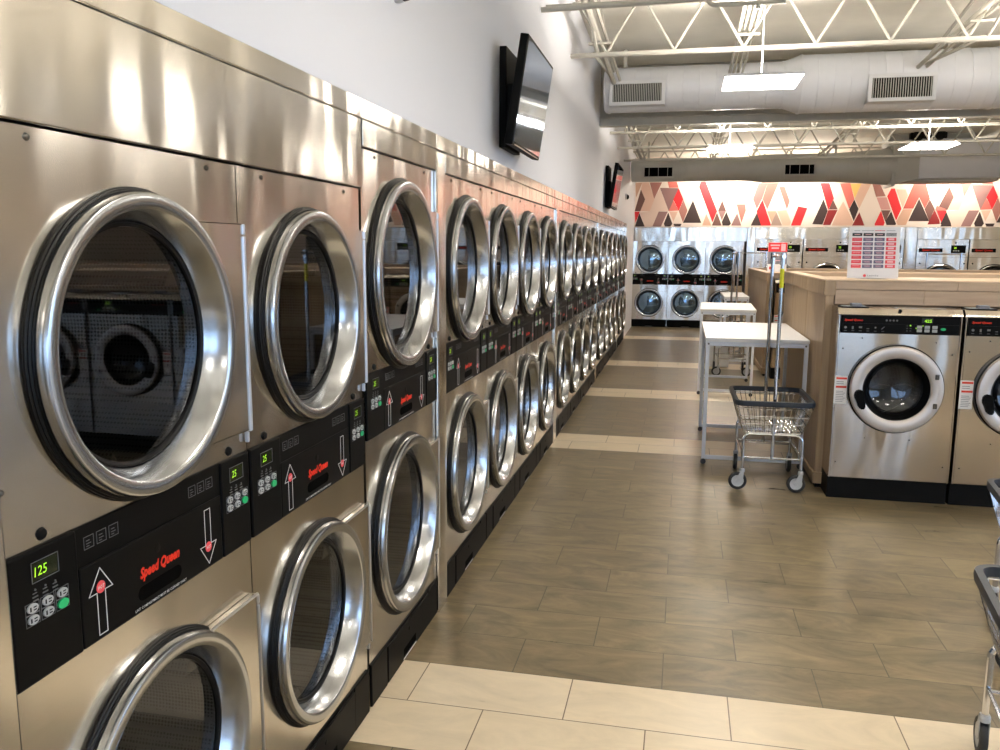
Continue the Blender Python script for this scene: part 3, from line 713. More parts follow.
# ------------------------------------------------------------------ wooden islands that house the washers
def island(name, x0, x1, yf, yb, zt, lab, seams, ledge=.7, bottom=1.362):
    root = empty(name, (x0, yf, 0)); root['label'] = lab; root['category'] = 'island'; root['group'] = 'wooden washer islands'
    ox, oy = x0, yf
    def P(nm, b, m):
        b.transform(Matrix.Translation((-ox, -oy, 0))) if 0 else bmesh.ops.translate(b, verts=b.verts, vec=(-ox, -oy, 0))
        return obj(nm, b, m, root)
    # end panel made of three boards
    b = mk(); ys = [yf+.012]+seams+[yb]
    for a, c in zip(ys, ys[1:]): box(b, x0+.012, x0+.07, a+.003, c-.003, .1, zt-.115, .002, 1)
    P('end_panel', b, 'wood')
    b = mk()
    for a, c in zip(ys, ys[1:]): box(b, x0, x0+.075, (a if a > ys[0] else yf)+.001, c-.001, zt-.115, zt-.012, .002, 1)
    P('end_cap', b, 'wood')
    b = mk(); box(b, x0-.002, x0+.09, yf-.004, yf+.12, 0.03, .115, .003, 1); box(b, x0+.0, x0+.08, yf+.122, yb, 0.03, .1, .002, 1); P('plinth_block', b, 'wood')
    b = mk(); box(b, x0+.02, x0+.085, yf+.01, yb-.02, 0, .032); P('toe_strip', b, 'black_matte')
    # front fascia: two courses of boards
    b = mk(); x = x0+.075; k = 0
    L = [1.26, 2.4, 2.4, 2.4]
    xs = [x]
    while xs[-1] < x1: xs.append(min(x1, xs[-1]+(.80 if len(xs) == 1 else 2.44)))
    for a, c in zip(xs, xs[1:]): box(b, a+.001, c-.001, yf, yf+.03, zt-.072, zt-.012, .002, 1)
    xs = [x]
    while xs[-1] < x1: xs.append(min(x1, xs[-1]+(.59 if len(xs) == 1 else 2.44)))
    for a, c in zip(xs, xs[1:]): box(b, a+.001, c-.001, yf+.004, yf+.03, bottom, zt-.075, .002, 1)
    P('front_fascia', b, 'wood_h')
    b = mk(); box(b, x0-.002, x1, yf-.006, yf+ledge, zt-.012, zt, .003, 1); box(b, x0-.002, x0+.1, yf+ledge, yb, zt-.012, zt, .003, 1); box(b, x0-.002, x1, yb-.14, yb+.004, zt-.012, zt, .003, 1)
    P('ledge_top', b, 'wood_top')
    b = mk(); box(b, x0+.08, x1, yb-.155, yb-.135, zt-.45, zt-.012); box(b, x0+.08, x1, yf+ledge-.02, yf+ledge, .2, zt-.012); box(b, x0+.08, x0+.1, yf+ledge, yb-.14, .2, zt-.012); P('trough_lining', b, 'wood_h')
    b = mk(); box(b, x0+.08, x1, yb-.025, yb, .1, zt-.012); P('back_panel', b, 'wood')
    b = mk(); box(b, x0+.08, x1, yf+ledge, yb-.16, zt-.47, zt-.45); P('trough_floor', b, 'black_matte')
    return root
island('washer_island', 1.0, 6.2, 6.36, 8.86, 1.54, 'near wooden washer island carrying the price board on its ledge', [7.273, 8.176])
island('washer_island', 1.13, 6.2, 12.07, 15.4, 1.445, 'far wooden washer island behind the near one, carrying the small red and grey sign', [13.1, 14.2], bottom=1.362)
# ------------------------------------------------------------------ price board and the smaller notice
def sheet_root(name, x, y, z, rx, lab, cat):
    e = empty(name, (x, y, z)); e.rotation_euler = (rx, 0, 0); return tag(e, lab, cat)
r = sheet_root('price_board', 1.36, 6.58, 1.543, math.radians(-5), 'white price board with red and navy price boxes standing on the near island ledge', 'sign')
W, H = .35, .375
b = mk(); box(b, -W/2, W/2, -.004, .004, 0, H, .001, 1); obj('board', b, 'paper', r)
b = mk(); box(b, -.1, .1, .004, .10, 0, .004); box(b, -.1, .1, .09, .094, 0, .12); bo = obj('easel_foot', b, 'paper', r)
cx = [-.118, -.042, .036, .115]
b = mk()
for k in range(3): box(b, cx[k]-.034, cx[k]+.034, -.0052, -.0038, H-.068, H-.045, .001, 1)
box(b, cx[3]-.034, cx[3]+.034, -.0052, -.0038, H-.068, H-.066); box(b, cx[3]-.034, cx[3]+.034, -.0052, -.0038, H-.047, H-.045)
for k in range(9): box(b, cx[3]-.034+.0078*k, cx[3]-.0295+.0078*k, -.0052, -.0038, H-.066, H-.047)
obj('heading_box', b, 'p_black', r)
b = mk()
for k in range(3): box(b, cx[k]-.02, cx[k]+.02, -.0058, -.005, H-.058, H-.054)
for j in range(7):
    z = H-.092-.0325*j
    for k in range(3):
        box(b, cx[k]-.026+.002*((j+k) % 3), cx[k]+.024-.003*((2*j+k) % 3), -.0058, -.005, z+.002, z+.0045)
        if k: box(b, cx[k]-.018, cx[k]+.02, -.0058, -.005, z-.005, z-.003)
    box(b, cx[3]-.02, cx[3]+.02, -.0058, -.005, z-.006, z+.008)
obj('text_line', b, 'p_pink', r)
b = mk()
for j in range(7): box(b, cx[0]-.034, cx[0]+.034, -.0052, -.0038, H-.092-.0325*j-.0125, H-.092-.0325*j+.0125, .001, 1); box(b, cx[3]-.034, cx[3]+.034, -.0052, -.0038, H-.092-.0325*j-.0125, H-.092-.0325*j+.0125, .001, 1)
obj('price_box', b, 'p_red', r)
b = mk()
for j in range(7):
    for k in (1, 2): box(b, cx[k]-.034, cx[k]+.034, -.0052, -.0038, H-.092-.0325*j-.0125, H-.092-.0325*j+.0125, .001, 1)
obj('info_box', b, 'p_navy', r)
b = mk()
xx = -.14
for w_, g_ in ((.04, .012), (.085, .008), (.012, 0)): box(b, xx, xx+w_, -.0052, -.0038, H-.030, H-.027); xx += w_+g_
box(b, .045, .065, -.0052, -.0038, H-.030, H-.027); box(b, .08, .14, -.0052, -.0038, H-.030, H-.027)
obj('caption_line', b, 'p_grey', r)
b = mk(); box(b, .002, .07, -.0052, -.0038, H-.031, H-.026); disc(b, -.055, .0195, .0105, -.0052, -.0038, 14); obj('logo_mark', b, 'p_red', r)
b = mk(); text(b, 'Laundry', .003, .019, .078, -.0052, height=.016, shear=.1); obj('logo_lettering', b, 'p_grey', r)
r = sheet_root('price_notice', 1.307, 12.5, 1.449, math.radians(-4), 'small red and grey notice standing on the far island, between the two steel poles', 'sign')
W, H = .26, .41
b = mk(); box(b, -W/2, W/2, -.004, .004, 0, H, .001, 1); obj('board', b, 'paper', r)
b = mk(); box(b, -.08, .08, .004, .10, 0, .004); obj('easel_foot', b, 'paper', r)
b = mk(); box(b, -W/2+.002, W/2-.002, -.0052, -.0038, H-.13, H-.002); box(b, -.105, -.075, -.0052, -.0038, .03, .07); obj('red_band', b, 'mural_red', r)
b = mk(); box(b, -W/2+.002, W/2-.002, -.0052, -.0038, .105, H-.13); obj('grey_band', b, 'p_grey', r)
b = mk()
box(b, -.1, .03, -.0058, -.005, H-.05, H-.03); box(b, -.085, .015, -.0058, -.005, H-.09, H-.068); box(b, .045, .105, -.0058, -.005, H-.12, H-.02)
box(b, -.09, .09, -.0058, -.005, H-.185, H-.168); box(b, -.07, .08, -.0058, -.005, .15, .16)
obj('text_line', b, 'p_pink', r)
# ------------------------------------------------------------------ folding tables
def table(x0, x1, y0, y1, yl, rz, lab):
    root = empty('folding_table', (x0, y0, 0), rz); tag(root, lab, 'table', 'white folding tables along the aisle')
    w, d, L = x1-x0, y1-y0, yl-y0
    b = mk(); box(b, -.005, w+.005, -.01, d, 1.016, 1.045, .003, 2); obj('tabletop', b, 'table_white', root)
    b = mk(); box(b, .0, w, 0, .03, .98, 1.014, .002, 1); box(b, 0, w, L-.03, L, .98, 1.014, .002, 1); box(b, 0, .03, .03, L-.03, .98, 1.014, .002, 1); box(b, w-.03, w, .03, L-.03, .98, 1.014, .002, 1)
    fr = obj('frame', b, 'table_leg', root)
    for y in (0, L-.03): b = mk(); box(b, .03, w-.03, y, y+.03, .045, .075, .002, 1); obj('floor_rail', b, 'table_leg', root)
    for x in (.02, w-.02): b = mk(); lathe(b, [(.0001, -.004), (.006, -.003), (.008, 0)], x, .996, 8); obj('bolt', b, 'bolt', fr)
    for x in (0, w-.03):
        for y in (0, L-.03):
            b = mk(); box(b, x, x+.03, y, y+.03, .045, .98, .002, 1); lg = obj('leg', b, 'table_leg', root)
            b = mk(); lathe(b, [(.0001, -.012), (.02, -.012), (.022, -.008), (.022, .008), (.02, .012), (.0001, .012)], x+.015, .022, 16, y0=y+.015)
            box(b, x+.008, x+.022, y+.0, y+.03, .03, .047); obj('caster', b, 'caster', lg)
    return root
table(.205, .99, 6.86, 8.45, 8.17, 0, 'nearest white folding table beside the end of the near washer island')
table(.225, .865, 10.28, 11.62, 11.5, math.radians(-1.6), 'second white folding table, just past the nearest one')
table(.64, 1.0, 13.2, 14.6, 14.5, 0, 'farthest white folding table, beside the far washer island')
# ------------------------------------------------------------------ laundry carts
def make_cart(rack=True, w=.53, d=.70):
    root = empty('laundry_cart')
    zr, zb = .655, .43
    tw, td, bw, bd = w/2, d/2, w/2-.06, d/2-.075
    # rubber bumper rim with rounded corners
    def ring(hw, hd, z, rc=.07, n=6):
        P = []
        for sx, sy, a in ((1, 1, 0), (-1, 1, PI/2), (-1, -1, PI), (1, -1, 1.5*PI)):
            for k in range(n+1):
                t = a+PI/2*k/n; P.append((sx*(hw-rc)+rc*math.cos(t), sy*(hd-rc)+rc*math.sin(t), z))
        return P
    b = mk(); R_ = ring(tw, td, zr)
    prof = [(-.012, -.018), (.012, -.018), (.015, .0), (.012, .018), (-.012, .018)]
    n = len(R_); rows = []
    for i, p in enumerate(R_):
        c = Vector((p[0], p[1], 0)); nx = Vector((R_[(i+1) % n][1]-R_[i-1][1], -(R_[(i+1) % n][0]-R_[i-1][0]), 0)).normalized()
        rows.append([b.verts.new((p[0]+nx.x*q, p[1]+nx.y*q, zr+h_)) for q, h_ in prof])
    for i in range(n):
        A, B = rows[i], rows[(i+1) % n]
        for j in range(5): b.faces.new((A[j], A[(j+1) % 5], B[(j+1) % 5], B[j]))
    obj('bumper_rim', b, 'rubber', root, smooth=True)
    # wire basket
    b = mk(); wr = .0026
    def edge(t): return (bw+(tw-bw)*t, bd+(td-bd)*t, zb+(zr-.02-zb)*t)
    for t in (0., .33, .62, .95):
        hw, hd, z = edge(t); tube(b, ring(hw, hd, z, .03, 3), .0042 if t == 0 else wr+.0008, 6, closed=True)
    for k in range(13):
        f = -1+2*(k+.5)/13
        for s in (-1, 1):
            tube(b, [(f*edge(1)[0]*.93, s*edge(1)[1], edge(1)[2]), (f*edge(0)[0]*.95, s*bd, zb)], wr, 5, caps=False)
        tube(b, [(f*bw*.95, -bd, zb), (f*bw*.95, bd, zb)], wr, 5, caps=False)
    for k in range(17):
        f = -1+2*(k+.5)/17
        for s in (-1, 1):
            tube(b, [(s*edge(1)[0], f*edge(1)[1]*.94, edge(1)[2]), (s*bw, f*bd*.95, zb)], wr, 5, caps=False)
    for k in range(9):
        f = -1+2*(k+.5)/9; tube(b, [(-bw, f*bd, zb-.003), (bw, f*bd, zb-.003)], wr, 5, caps=False)
    obj('wire_basket', b, 'chrome', root)
    # tube frame: two arched ends joined by rails
    b = mk(); lx, ly = .205, .285
    for s in (-1, 1):
        y = s*ly
        pts = [(-lx, y, .14), (-lx, y, .36)]+arc((-lx+.05, y, .37), (1, 0, 0), (0, 0, 1), .05, PI, PI/2, 5)+arc((lx-.05, y, .37), (1, 0, 0), (0, 0, 1), .05, PI/2, 0, 5)+[(lx, y, .36), (lx, y, .14)]
        tube(b, pts, .0115, 10)
        tube(b, [(-lx, y, .245), (lx, y, .245)], .008, 8)
        tube(b, [(0, y, .235), (0, y, .425)], .009, 8)
    for s in (-1, 1): tube(b, [(s*lx, -ly, .26), (s*lx, ly, .26)], .008, 8)
    obj('frame', b, 'chrome', root)
    for sx in (-1, 1):
        for sy in (-1, 1):
            x, y = sx*lx, sy*ly
            b = mk(); lathe_z(b, [(.0001, .16), (.016, .16), (.02, .15), (.02, .135), (.0001, .135)], x, y, 12)
            for q in (-.017, .014): 
                pts = [(x-.012, .14), (x+.014, .14), (x+.01, .068), (x-.035, .058), (x-.04, .072)]
                if sy > 0: A = [b.verts.new((x+q, y+x-p, z)) for p, z in pts]; B = [b.verts.new((x+q+.003, y+x-p, z)) for p, z in pts]
                else: A = [b.verts.new((p, y+q, z)) for p, z in pts]; B = [b.verts.new((p, y+q+.003, z)) for p, z in pts]
                b.faces.new(A[::-1]); b.faces.new(B)
                for j in range(5): b.faces.new((A[j], A[(j+1) % 5], B[(j+1) % 5], B[j]))
            cs = obj('caster', b, 'hub', root)
            def wheel(prof, nm, mt):
                bb = mk(); lathe(bb, [(r, q) for r, q in prof], 0, 0, 24)
                if sy > 0: bmesh.ops.rotate(bb, verts=bb.verts, cent=(0, 0, 0), matrix=Matrix.Rotation(PI/2, 3, 'Z'))
                bmesh.ops.translate(bb, verts=bb.verts, vec=(x, y+.028, .066) if sy > 0 else (x-.028, y, .066)); obj(nm, bb, mt, cs, smooth=True)
            wheel([(.044, -.014), (.06, -.013), (.0655, -.006), (.0655, .006), (.06, .013), (.044, .014)], 'tyre', 'tyre')
            wheel([(.0001, -.013), (.012, -.0135), (.015, -.008), (.036, -.009), (.043, -.012), (.046, 0), (.043, .012), (.036, .009), (.015, .008), (.012, .0135), (.0001, .013)], 'hub', 'hub')
    if rack:
        b = mk()
        for s in (-1, 1): tube(b, [(0, s*ly, .24), (0, s*ly, 1.69)], .0135, 10)
        tube(b, [(0, -ly-.06, 1.70), (0, ly+.06, 1.70)], .0135, 10)
        rk = obj('hanging_rack', b, 'chrome', root)
        for s in (-1, 1): b = mk(); tube(b, [(0, s*ly, 1.64), (0, s*ly, 1.725)], .019, 10); obj('clamp', b, 'chrome', rk)
        b = mk(); tube(b, [(0, -ly, 1.48), (0, -ly, 1.615)], .0146, 10, caps=False); obj('yellow_sleeve', b, 'yellow', rk)
    return root
GC = 'wire laundry carts'
ct = make_cart()
ct.location = (.678, 6.46, 0); ct.rotation_euler = (0, 0, math.radians(1))
tag(ct, 'wire laundry cart with grey rim and a hanging rack, parked before the nearest folding table', 'cart', GC)
def cart(x, y, deg, lab, skip=()):
    c = copy_tree(ct, skip=skip); c.location = (x, y, 0); c.rotation_euler = (0, 0, math.radians(deg)); return tag(c, lab, 'cart', GC)
cart(.72, 12.23, 4, 'wire laundry cart glimpsed under and behind the nearest folding table', ('yellow_sleeve',))
cart(1.25, 16.6, 90, 'wire laundry cart with tall rack standing past the far island, before the far dryers', ('yellow_sleeve',))
cart(4.62, 16.6, 90, 'wire laundry cart whose rack top shows above the near island, right of the price board', ('yellow_sleeve',))
cart(1.24, 2.65, -8, 'nearest wire laundry cart, cut off at the lower right edge', ('hanging_rack',))
cart(1.675, 3.88, -8, 'wire laundry cart behind the nearest one at the right edge', ('hanging_rack',))
b = mk(); 
for (x, y) in ((0, 0),): pass
def frustum(bm, hx0, hy0, hx1, hy1, z0, z1):
    A = [bm.verts.new((sx*hx0, sy*hy0, z0)) for sx, sy in ((-1, -1), (1, -1), (1, 1), (-1, 1))]; B = [bm.verts.new((sx*hx1, sy*hy1, z1)) for sx, sy in ((-1, -1), (1, -1), (1, 1), (-1, 1))]
    bm.faces.new(A[::-1]); 
    for j in range(4): bm.faces.new((A[j], A[(j+1) % 4], B[(j+1) % 4], B[j]))
    return B
frustum(b, .15, .12, .175, .14, .012, .40)
B0 = frustum(b, .144, .114, .169, .134, .02, .40)
box(b, -.185, .185, -.15, -.134, .385, .41, .003, 1); box(b, -.185, .185, .134, .15, .385, .41, .003, 1); box(b, -.185, -.169, -.134, .134, .385, .41, .003, 1); box(b, .169, .185, -.134, .134, .385, .41, .003, 1)
o = obj('plastic_bin', b, 'bin'); o.location = (.565, 12.9, 0); o.scale = (1, 1, 1.2); tag(o, 'white plastic bin on the floor behind the second cart, seen under the tables', 'bin')
# ------------------------------------------------------------------ room shell
XR, YB, YW = 9.2, -7.0, 19.33
def deck_z(y): return 4.17-.03*(y-7)
b = mk(); box(b, -2.3, XR+.2, YB-.2, 20.8, -.12, 0); struct('floor', b, 'floor_tile')
b = mk()
vs = [b.verts.new((x, y, deck_z(y)+dz)) for x in (-2.3, XR+.2) for y in (YB-.2, 20.8) for dz in (0, .1)]
for q in ((0, 2, 3, 1), (4, 5, 7, 6), (0, 1, 5, 4), (2, 6, 7, 3), (0, 4, 6, 2), (1, 3, 7, 5)): b.faces.new([vs[i] for i in q])
struct('ceiling', b, 'deck')
WL = -1.116
b = mk(); box(b, -2.2, WL, YB, .983, 0, 4.6); box(b, -2.2, WL, .983, ROW_END+.035, 2.246, 4.6); box(b, -2.3, -2.15, .983, ROW_END+.035, 0, 2.246); box(b, -2.2, WL, ROW_END+.035, 20.75, 0, 4.6)
struct('wall_left', b, 'wall_white')
b = mk(); box(b, -2.2, XR+.1, YW, YW+.12, 2.256, 4.6); box(b, -1.1, XR+.1, 20.6, 20.75, 0, 2.3); box(b, -1.1, XR+.1, YW+.12, 20.6, 2.256, 2.3); box(b, 6.9, XR, YW-.01, YW+.12, 0, 2.256)
struct('wall_back', b, 'mural_base')

def window_wall(side, spans, z0, z1, along_y):
    """wall with rectangular windows; spans = [(a0, a1)] of the openings along the wall"""
    lo, hi = (YB-.15, 20.75) if along_y else (-2.2, XR)
    def bx(b, a0, a1, q0, q1, za, zb, bev=0.):
        if along_y: box(b, XR+q0, XR+q1, a0, a1, za, zb, bev, 1)
        else: box(b, a0, a1, YB-q1, YB-q0, za, zb, bev, 1)
    b = mk(); bx(b, lo, hi, 0, .15, 0, z0); bx(b, lo, hi, 0, .15, z1, 4.9)
    e = [lo]+[v for s in spans for v in s]+[hi]
    for a0, a1 in zip(e[::2], e[1::2]): bx(b, a0, a1, 0, .15, z0, z1)
    struct('wall_'+side, b, 'wall_cream')
    for a0, a1 in spans:
        window_wall.n += 1
        b = mk(); bx(b, a0, a1, .02, .1, z0, z0+.06); bx(b, a0, a1, .02, .1, z1-.06, z1)
        for x in (a0, (a0+a1)/2-.03, a1-.06): bx(b, x, x+.06, .02, .1, z0+.06, z1-.06)
        f = struct(f'window_{window_wall.n}', b, 'grey_plastic')
        b = mk(); bx(b, a0+.05, a1-.05, .055, .065, z0+.05, z1-.05); obj('pane', b, 'window_glass', f)
window_wall.n = 0
window_wall('right', [(-5.5, -2.7), (-2.3, .5), (.9, 3.7), (4.1, 6.9)], .5, 3.1, True)
window_wall('front', [(-1.0, 1.6), (1.9, 4.5)], .25, 3.3, False)
b = mk(); box(b, -30, 60, -40, YB-.2, -.12, -.02); box(b, XR+.2, 60, YB-.2, 40, -.12, -.02); struct('pavement', b, 'duct_grey')
# geometric mural painted on the far wall
MN = ['base']+list(MURAL)
b = mk(); box(b, -1.116, XR, YW-.02, YW-.001, 2.256, 3.42, mi=0)
lay = YW-.0205; q = 0
for mi, c in enumerate(MURAL):
    for pg in MURAL[c]:
        for sh in (0, 6.354):
            pts = [(max(-1.115, x+sh), z) for x, z in pg]
            if sh and min(p[0] for p in pts) < 5.05: continue
            if max(p[0] for p in pts) > XR: continue
            q += 1
            poly_prism(b, pts, lay-.00002*(q % 60), YW-.019, mi+1)
o = obj('wall_mural', b, None, mats=['mural_'+m for m in MN]); o['kind'] = 'structure'
# ------------------------------------------------------------------ roof steel
JY = [-6.4, -4.9, -3.45, -2.0, -.5, .95, 2.4, 3.85, 5.3, 6.74, 8.2, 12.55, 14.0, 15.5, 18.2]
jb = mk(); X0, X1 = WL, XR-.02
for y in (-.022, .022): box(jb, X0, X1, y-.014, y+.014, 0, .007); box(jb, X0, X1, y-.004 if y < 0 else y-.004, y+.004, .007, .032)
for y in (-.022, .022): box(jb, X0, X1, y-.018, y+.018, .535, .56)
n = int((X1-X0)/.31)
for k in range(n):
    xa = X0+.03+.31*k; a, c = ((xa, 0, .03), (xa+.31, 0, .54)) if k % 2 else ((xa, 0, .54), (xa+.31, 0, .03))
    tube(jb, [a, c], .013, 6, caps=False)
jm = None
for y in JY:
    if jm is None: jm = obj('roof_joist', jb, 'joist'); o = jm
    else: o = jm.copy(); COL.objects.link(o)
    o.location = (0, y, 3.575-.03*(y-7)); o['kind'] = 'structure'
b = mk(); box(b, WL, XR-.02, 11.03, 11.17, 3.31, 3.325); box(b, WL, XR-.02, 11.03, 11.17, 3.405, 3.42); box(b, WL, XR-.02, 11.06, 11.14, 3.325, 3.405); box(b, WL, XR-.02, 11.09, 11.11, 3.42, 4.05)
struct('roof_girder', b, 'joist')
b = mk()
for x in (-.9, 2.45, 5.8):
    for ya, yb in zip(JY[9:12], JY[10:13]):
        za, zb_ = 3.575-.03*(ya-7), 3.575-.03*(yb-7)
        tube(b, [(x, ya, za+.03), (x, yb, zb_+.53)], .017, 6); tube(b, [(x+.03, ya, za+.53), (x+.03, yb, zb_+.03)], .017, 6)
struct('joist_bridging', b, 'joist')
def conduit(x, z, offs, lab):
    b = mk()
    for dx, dz, r in offs:
        tube(b, [(x+dx, y, z+dz-.03*(y-7)) for y in (-6, 3, 7, 9.5)]+[(x+dx, 16.6, z+dz-.03*9.6)], r, 8)
    for y in (2.4, 5.3, 8.2, 14.0):
        box(b, x-.09, x+.12, y-.015, y+.015, z-.055-.03*(y-7), z-.035-.03*(y-7))
    tag(obj('ceiling_conduit', b, 'joist'), lab, 'conduit')
conduit(.48, 3.76, [(-.06, 0, .016), (-.015, .01, .013), (.03, 0, .016), (.08, .015, .011)], 'bundle of white painted conduits running under the roof above the aisle')
conduit(2.42, 3.78, [(-.05, 0, .022), (.04, 0, .015)], 'white painted conduits running under the roof at upper right')
conduit(-.86, 3.74, [(0, 0, .03), (.07, .02, .016)], 'white painted pipe running under the roof close to the left wall')
b = mk(); tube(b, [(-1.11, 6.48, 3.515), (.62, 6.48, 3.535), (9.1, 6.48, 3.54)], .02, 10)
tube(b, [(.1, 6.44, 3.62)]+arc((.16, 6.44, 3.53), (1, 0, 0), (0, 0, 1), .06, PI, 1.5*PI, 6)+[(.55, 6.44, 3.47), (.62, 6.44, 3.47)]+[(.62, 6.44, 3.56)], .016, 8)
lathe_z(b, [(.0001, 3.43), (.02, 3.432), (.016, 3.45), (.012, 3.49)], .45, 6.44, 10)
tag(obj('sprinkler_pipe', b, 'joist', smooth=True), 'thin white sprinkler pipe with a bent drop across the top of the photo', 'pipe')
# ------------------------------------------------------------------ ducts
def duct(name, y, zc, prof, mat, lab, seams, cap=True):
    """round duct along x: prof is a list of (x, radius)"""
    root = empty(name, (0, y, zc)); tag(root, lab, 'duct', 'round air ducts')
    P = []
    for (xa, ra), (xb, rb) in zip(prof, prof[1:]):
        P.append((ra, xa))
        if abs(ra-rb) < 1e-4:
            m = int((xb-xa)/.17)
            for k in range(1, m):
                x = xa+(xb-xa)*k/m; P += [(ra, x-.005), (ra+.0035, x-.003), (ra+.0035, x+.003), (ra, x+.005)]
    P.append((prof[-1][1], prof[-1][0]))
    b = mk(); P = [(.0001, prof[0][0])]+[(prof[0][1]*.9, prof[0][0]), (prof[0][1], prof[0][0]+.02)]+P[1:]+[(.0001, prof[-1][0])]
    lathe(b, P, 0, 0, 40)
    bmesh.ops.rotate(b, verts=b.verts, cent=(0, 0, 0), matrix=Matrix.Rotation(-PI/2, 3, 'Z'))
    obj('duct_body', b, mat, root, smooth=True)
    for x, r in seams:
        b = mk(); lathe(b, [(r-.01, x-.012), (r+.008, x-.012), (r+.008, x+.012), (r-.01, x+.012)], 0, 0, 40)
        bmesh.ops.rotate(b, verts=b.verts, cent=(0, 0, 0), matrix=Matrix.Rotation(-PI/2, 3, 'Z')); obj('collar', b, mat, root, smooth=True)
    b = mk()
    for x in [p for p in (-.75, 2.75, 5.4, 7.9) if p < prof[-1][0]-.1]:
        r = [q for p, q in prof if p <= x][-1]; top = deck_z(y)-zc
        box(b, x-.02, x+.02, -.004, .004, r-.01, top)
        lathe(b, [(r, x-.02), (r+.004, x-.02), (r+.004, x+.02), (r, x+.02)], 0, 0, 32) if 0 else None
    obj('hanger_strap', b, 'joist', root)
    return root
def register(root, xa, xb, za, zb, yl, nsl, y0, mat, fw=.04):
    b = mk()
    box(b, xa-fw, xb+fw, yl, yl+.02, zb, zb+fw, .004, 1); box(b, xa-fw, xb+fw, yl, yl+.02, za-fw, za, .004, 1); box(b, xa-fw, xa, yl, yl+.02, za, zb, .003, 1); box(b, xb, xb+fw, yl, yl+.02, za, zb, .003, 1)
    for q in ((xa-fw, xb+fw, za-fw, za-fw+.008), (xa-fw, xb+fw, zb+fw-.008, zb+fw)): box(b, q[0], q[1], yl+.02, yl+.2, q[2], q[3])
    for q in ((xa-fw, xa-fw+.008), (xb+fw-.008, xb+fw)): box(b, q[0], q[1], yl+.02, yl+.2, za-fw, zb+fw)
    rg = obj('air_register', b, mat, root)
    b = mk(); box(b, xa, xb, yl+.016, yl+.02, za, zb); obj('register_throat', b, 'recess_shade', rg)  # black sheet painted for the shade inside the duct
    b = mk()
    for k in range(nsl):
        x = xa+(xb-xa)*(k+.5)/nsl; box(b, x-.0035, x+.0035, yl+.004, yl+.015, za, zb)
    obj('vane', b, 'duct_grey', rg)
d1 = duct('air_duct', 10.3, 3.605, [(-.985, .252), (1.02, .252), (1.2, .315), (9.1, .315)], 'duct_white', 'white round duct with two grilles, nearer of the two below the roof', [(-.93, .252), (1.02, .252), (1.21, .315), (4.0, .315), (3.2, .315)])
register(d1, -.87, -.315, 3.43-3.605, 3.628-3.605, -.285, 28, 0, 'register')
register(d1, 1.92, 2.52, 3.378-3.605, 3.585-3.605, -.348, 24, 0, 'register')
d2 = duct('air_duct', 17.2, 3.315, [(-1.08, .226), (1.08, .226), (1.45, .265), (2.7, .268), (3.3, .30), (3.78, .345)], 'duct_grey', 'grey round duct below the roof in front of the mural, joined to a square plenum', [(-1.0, .226), (.75, .226), (1.08, .226), (1.45, .266), (3.3, .30)])
register(d2, -.81, -.275, 3.172-3.315, 3.342-3.315, -.255, 3, 0, 'duct_grey', .025)
register(d2, 1.82, 2.34, 3.18-3.315, 3.352-3.315, -.298, 3, 0, 'duct_grey', .025)
# plenum box with its riser
r = empty('air_plenum', (4.65, 17.2, 3.06)); tag(r, 'square grey air plenum box below the roof, its body coloured paler for the lit front', 'duct box')
def PB(nm, b, m):
    bmesh.ops.translate(b, verts=b.verts, vec=(-4.65, -17.2, -3.06)); return obj(nm, b, m, r)
b = mk()
A = [(3.74, 17.2-.3, 2.98), (3.74, 17.2+.3, 2.98), (3.74, 17.2+.3, 3.63), (3.74, 17.2-.3, 3.63)]; B = [(4.12, 16.75, 3.06), (4.12, 17.65, 3.06), (4.12, 17.65, 3.76), (4.12, 16.75, 3.76)]
va = [b.verts.new(p) for p in A]; vb = [b.verts.new(p) for p in B]; b.faces.new(va); b.faces.new(vb[::-1])
for j in range(4): b.faces.new((va[j], vb[j], vb[(j+1) % 4], va[(j+1) % 4]))
box(b, 3.7, 3.76, 16.88, 17.52, 2.94, 3.66); PB('transition', b, 'duct_grey')
b = mk(); box(b, 4.12, 5.46, 16.75, 17.65, 3.06, 3.76, .01, 2); PB('plenum_body', b, 'duct_white')  # paler duct colour stands for light falling on the front
b = mk(); box(b, 4.0, 5.5, 16.9, 17.6, 3.02, 3.06); PB('drain_pan', b, 'duct_grey')
b = mk(); box(b, 3.66, 5.08, 16.95, 17.6, 3.76, 4.2); box(b, 3.62, 4.1, 16.9, 17.5, 3.66, 4.2); PB('riser', b, 'duct_grey')
b = mk()
for x in (4.08, 4.42): lathe(b, [(.0001, 16.7), (.09, 16.7), (.1, 16.72), (.1, 16.9)], x, 3.83, 18)
box(b, 3.95, 4.56, 16.78, 16.96, 3.765, 3.95, .01, 1); PB('fan_unit', b, 'black_matte')
b = mk(); 
for k in range(8): box(b, 5.46, 8.5, 17.0, 17.5, 3.1, 3.6) if k == 0 else None
PB('outlet_duct', b, 'duct_grey')
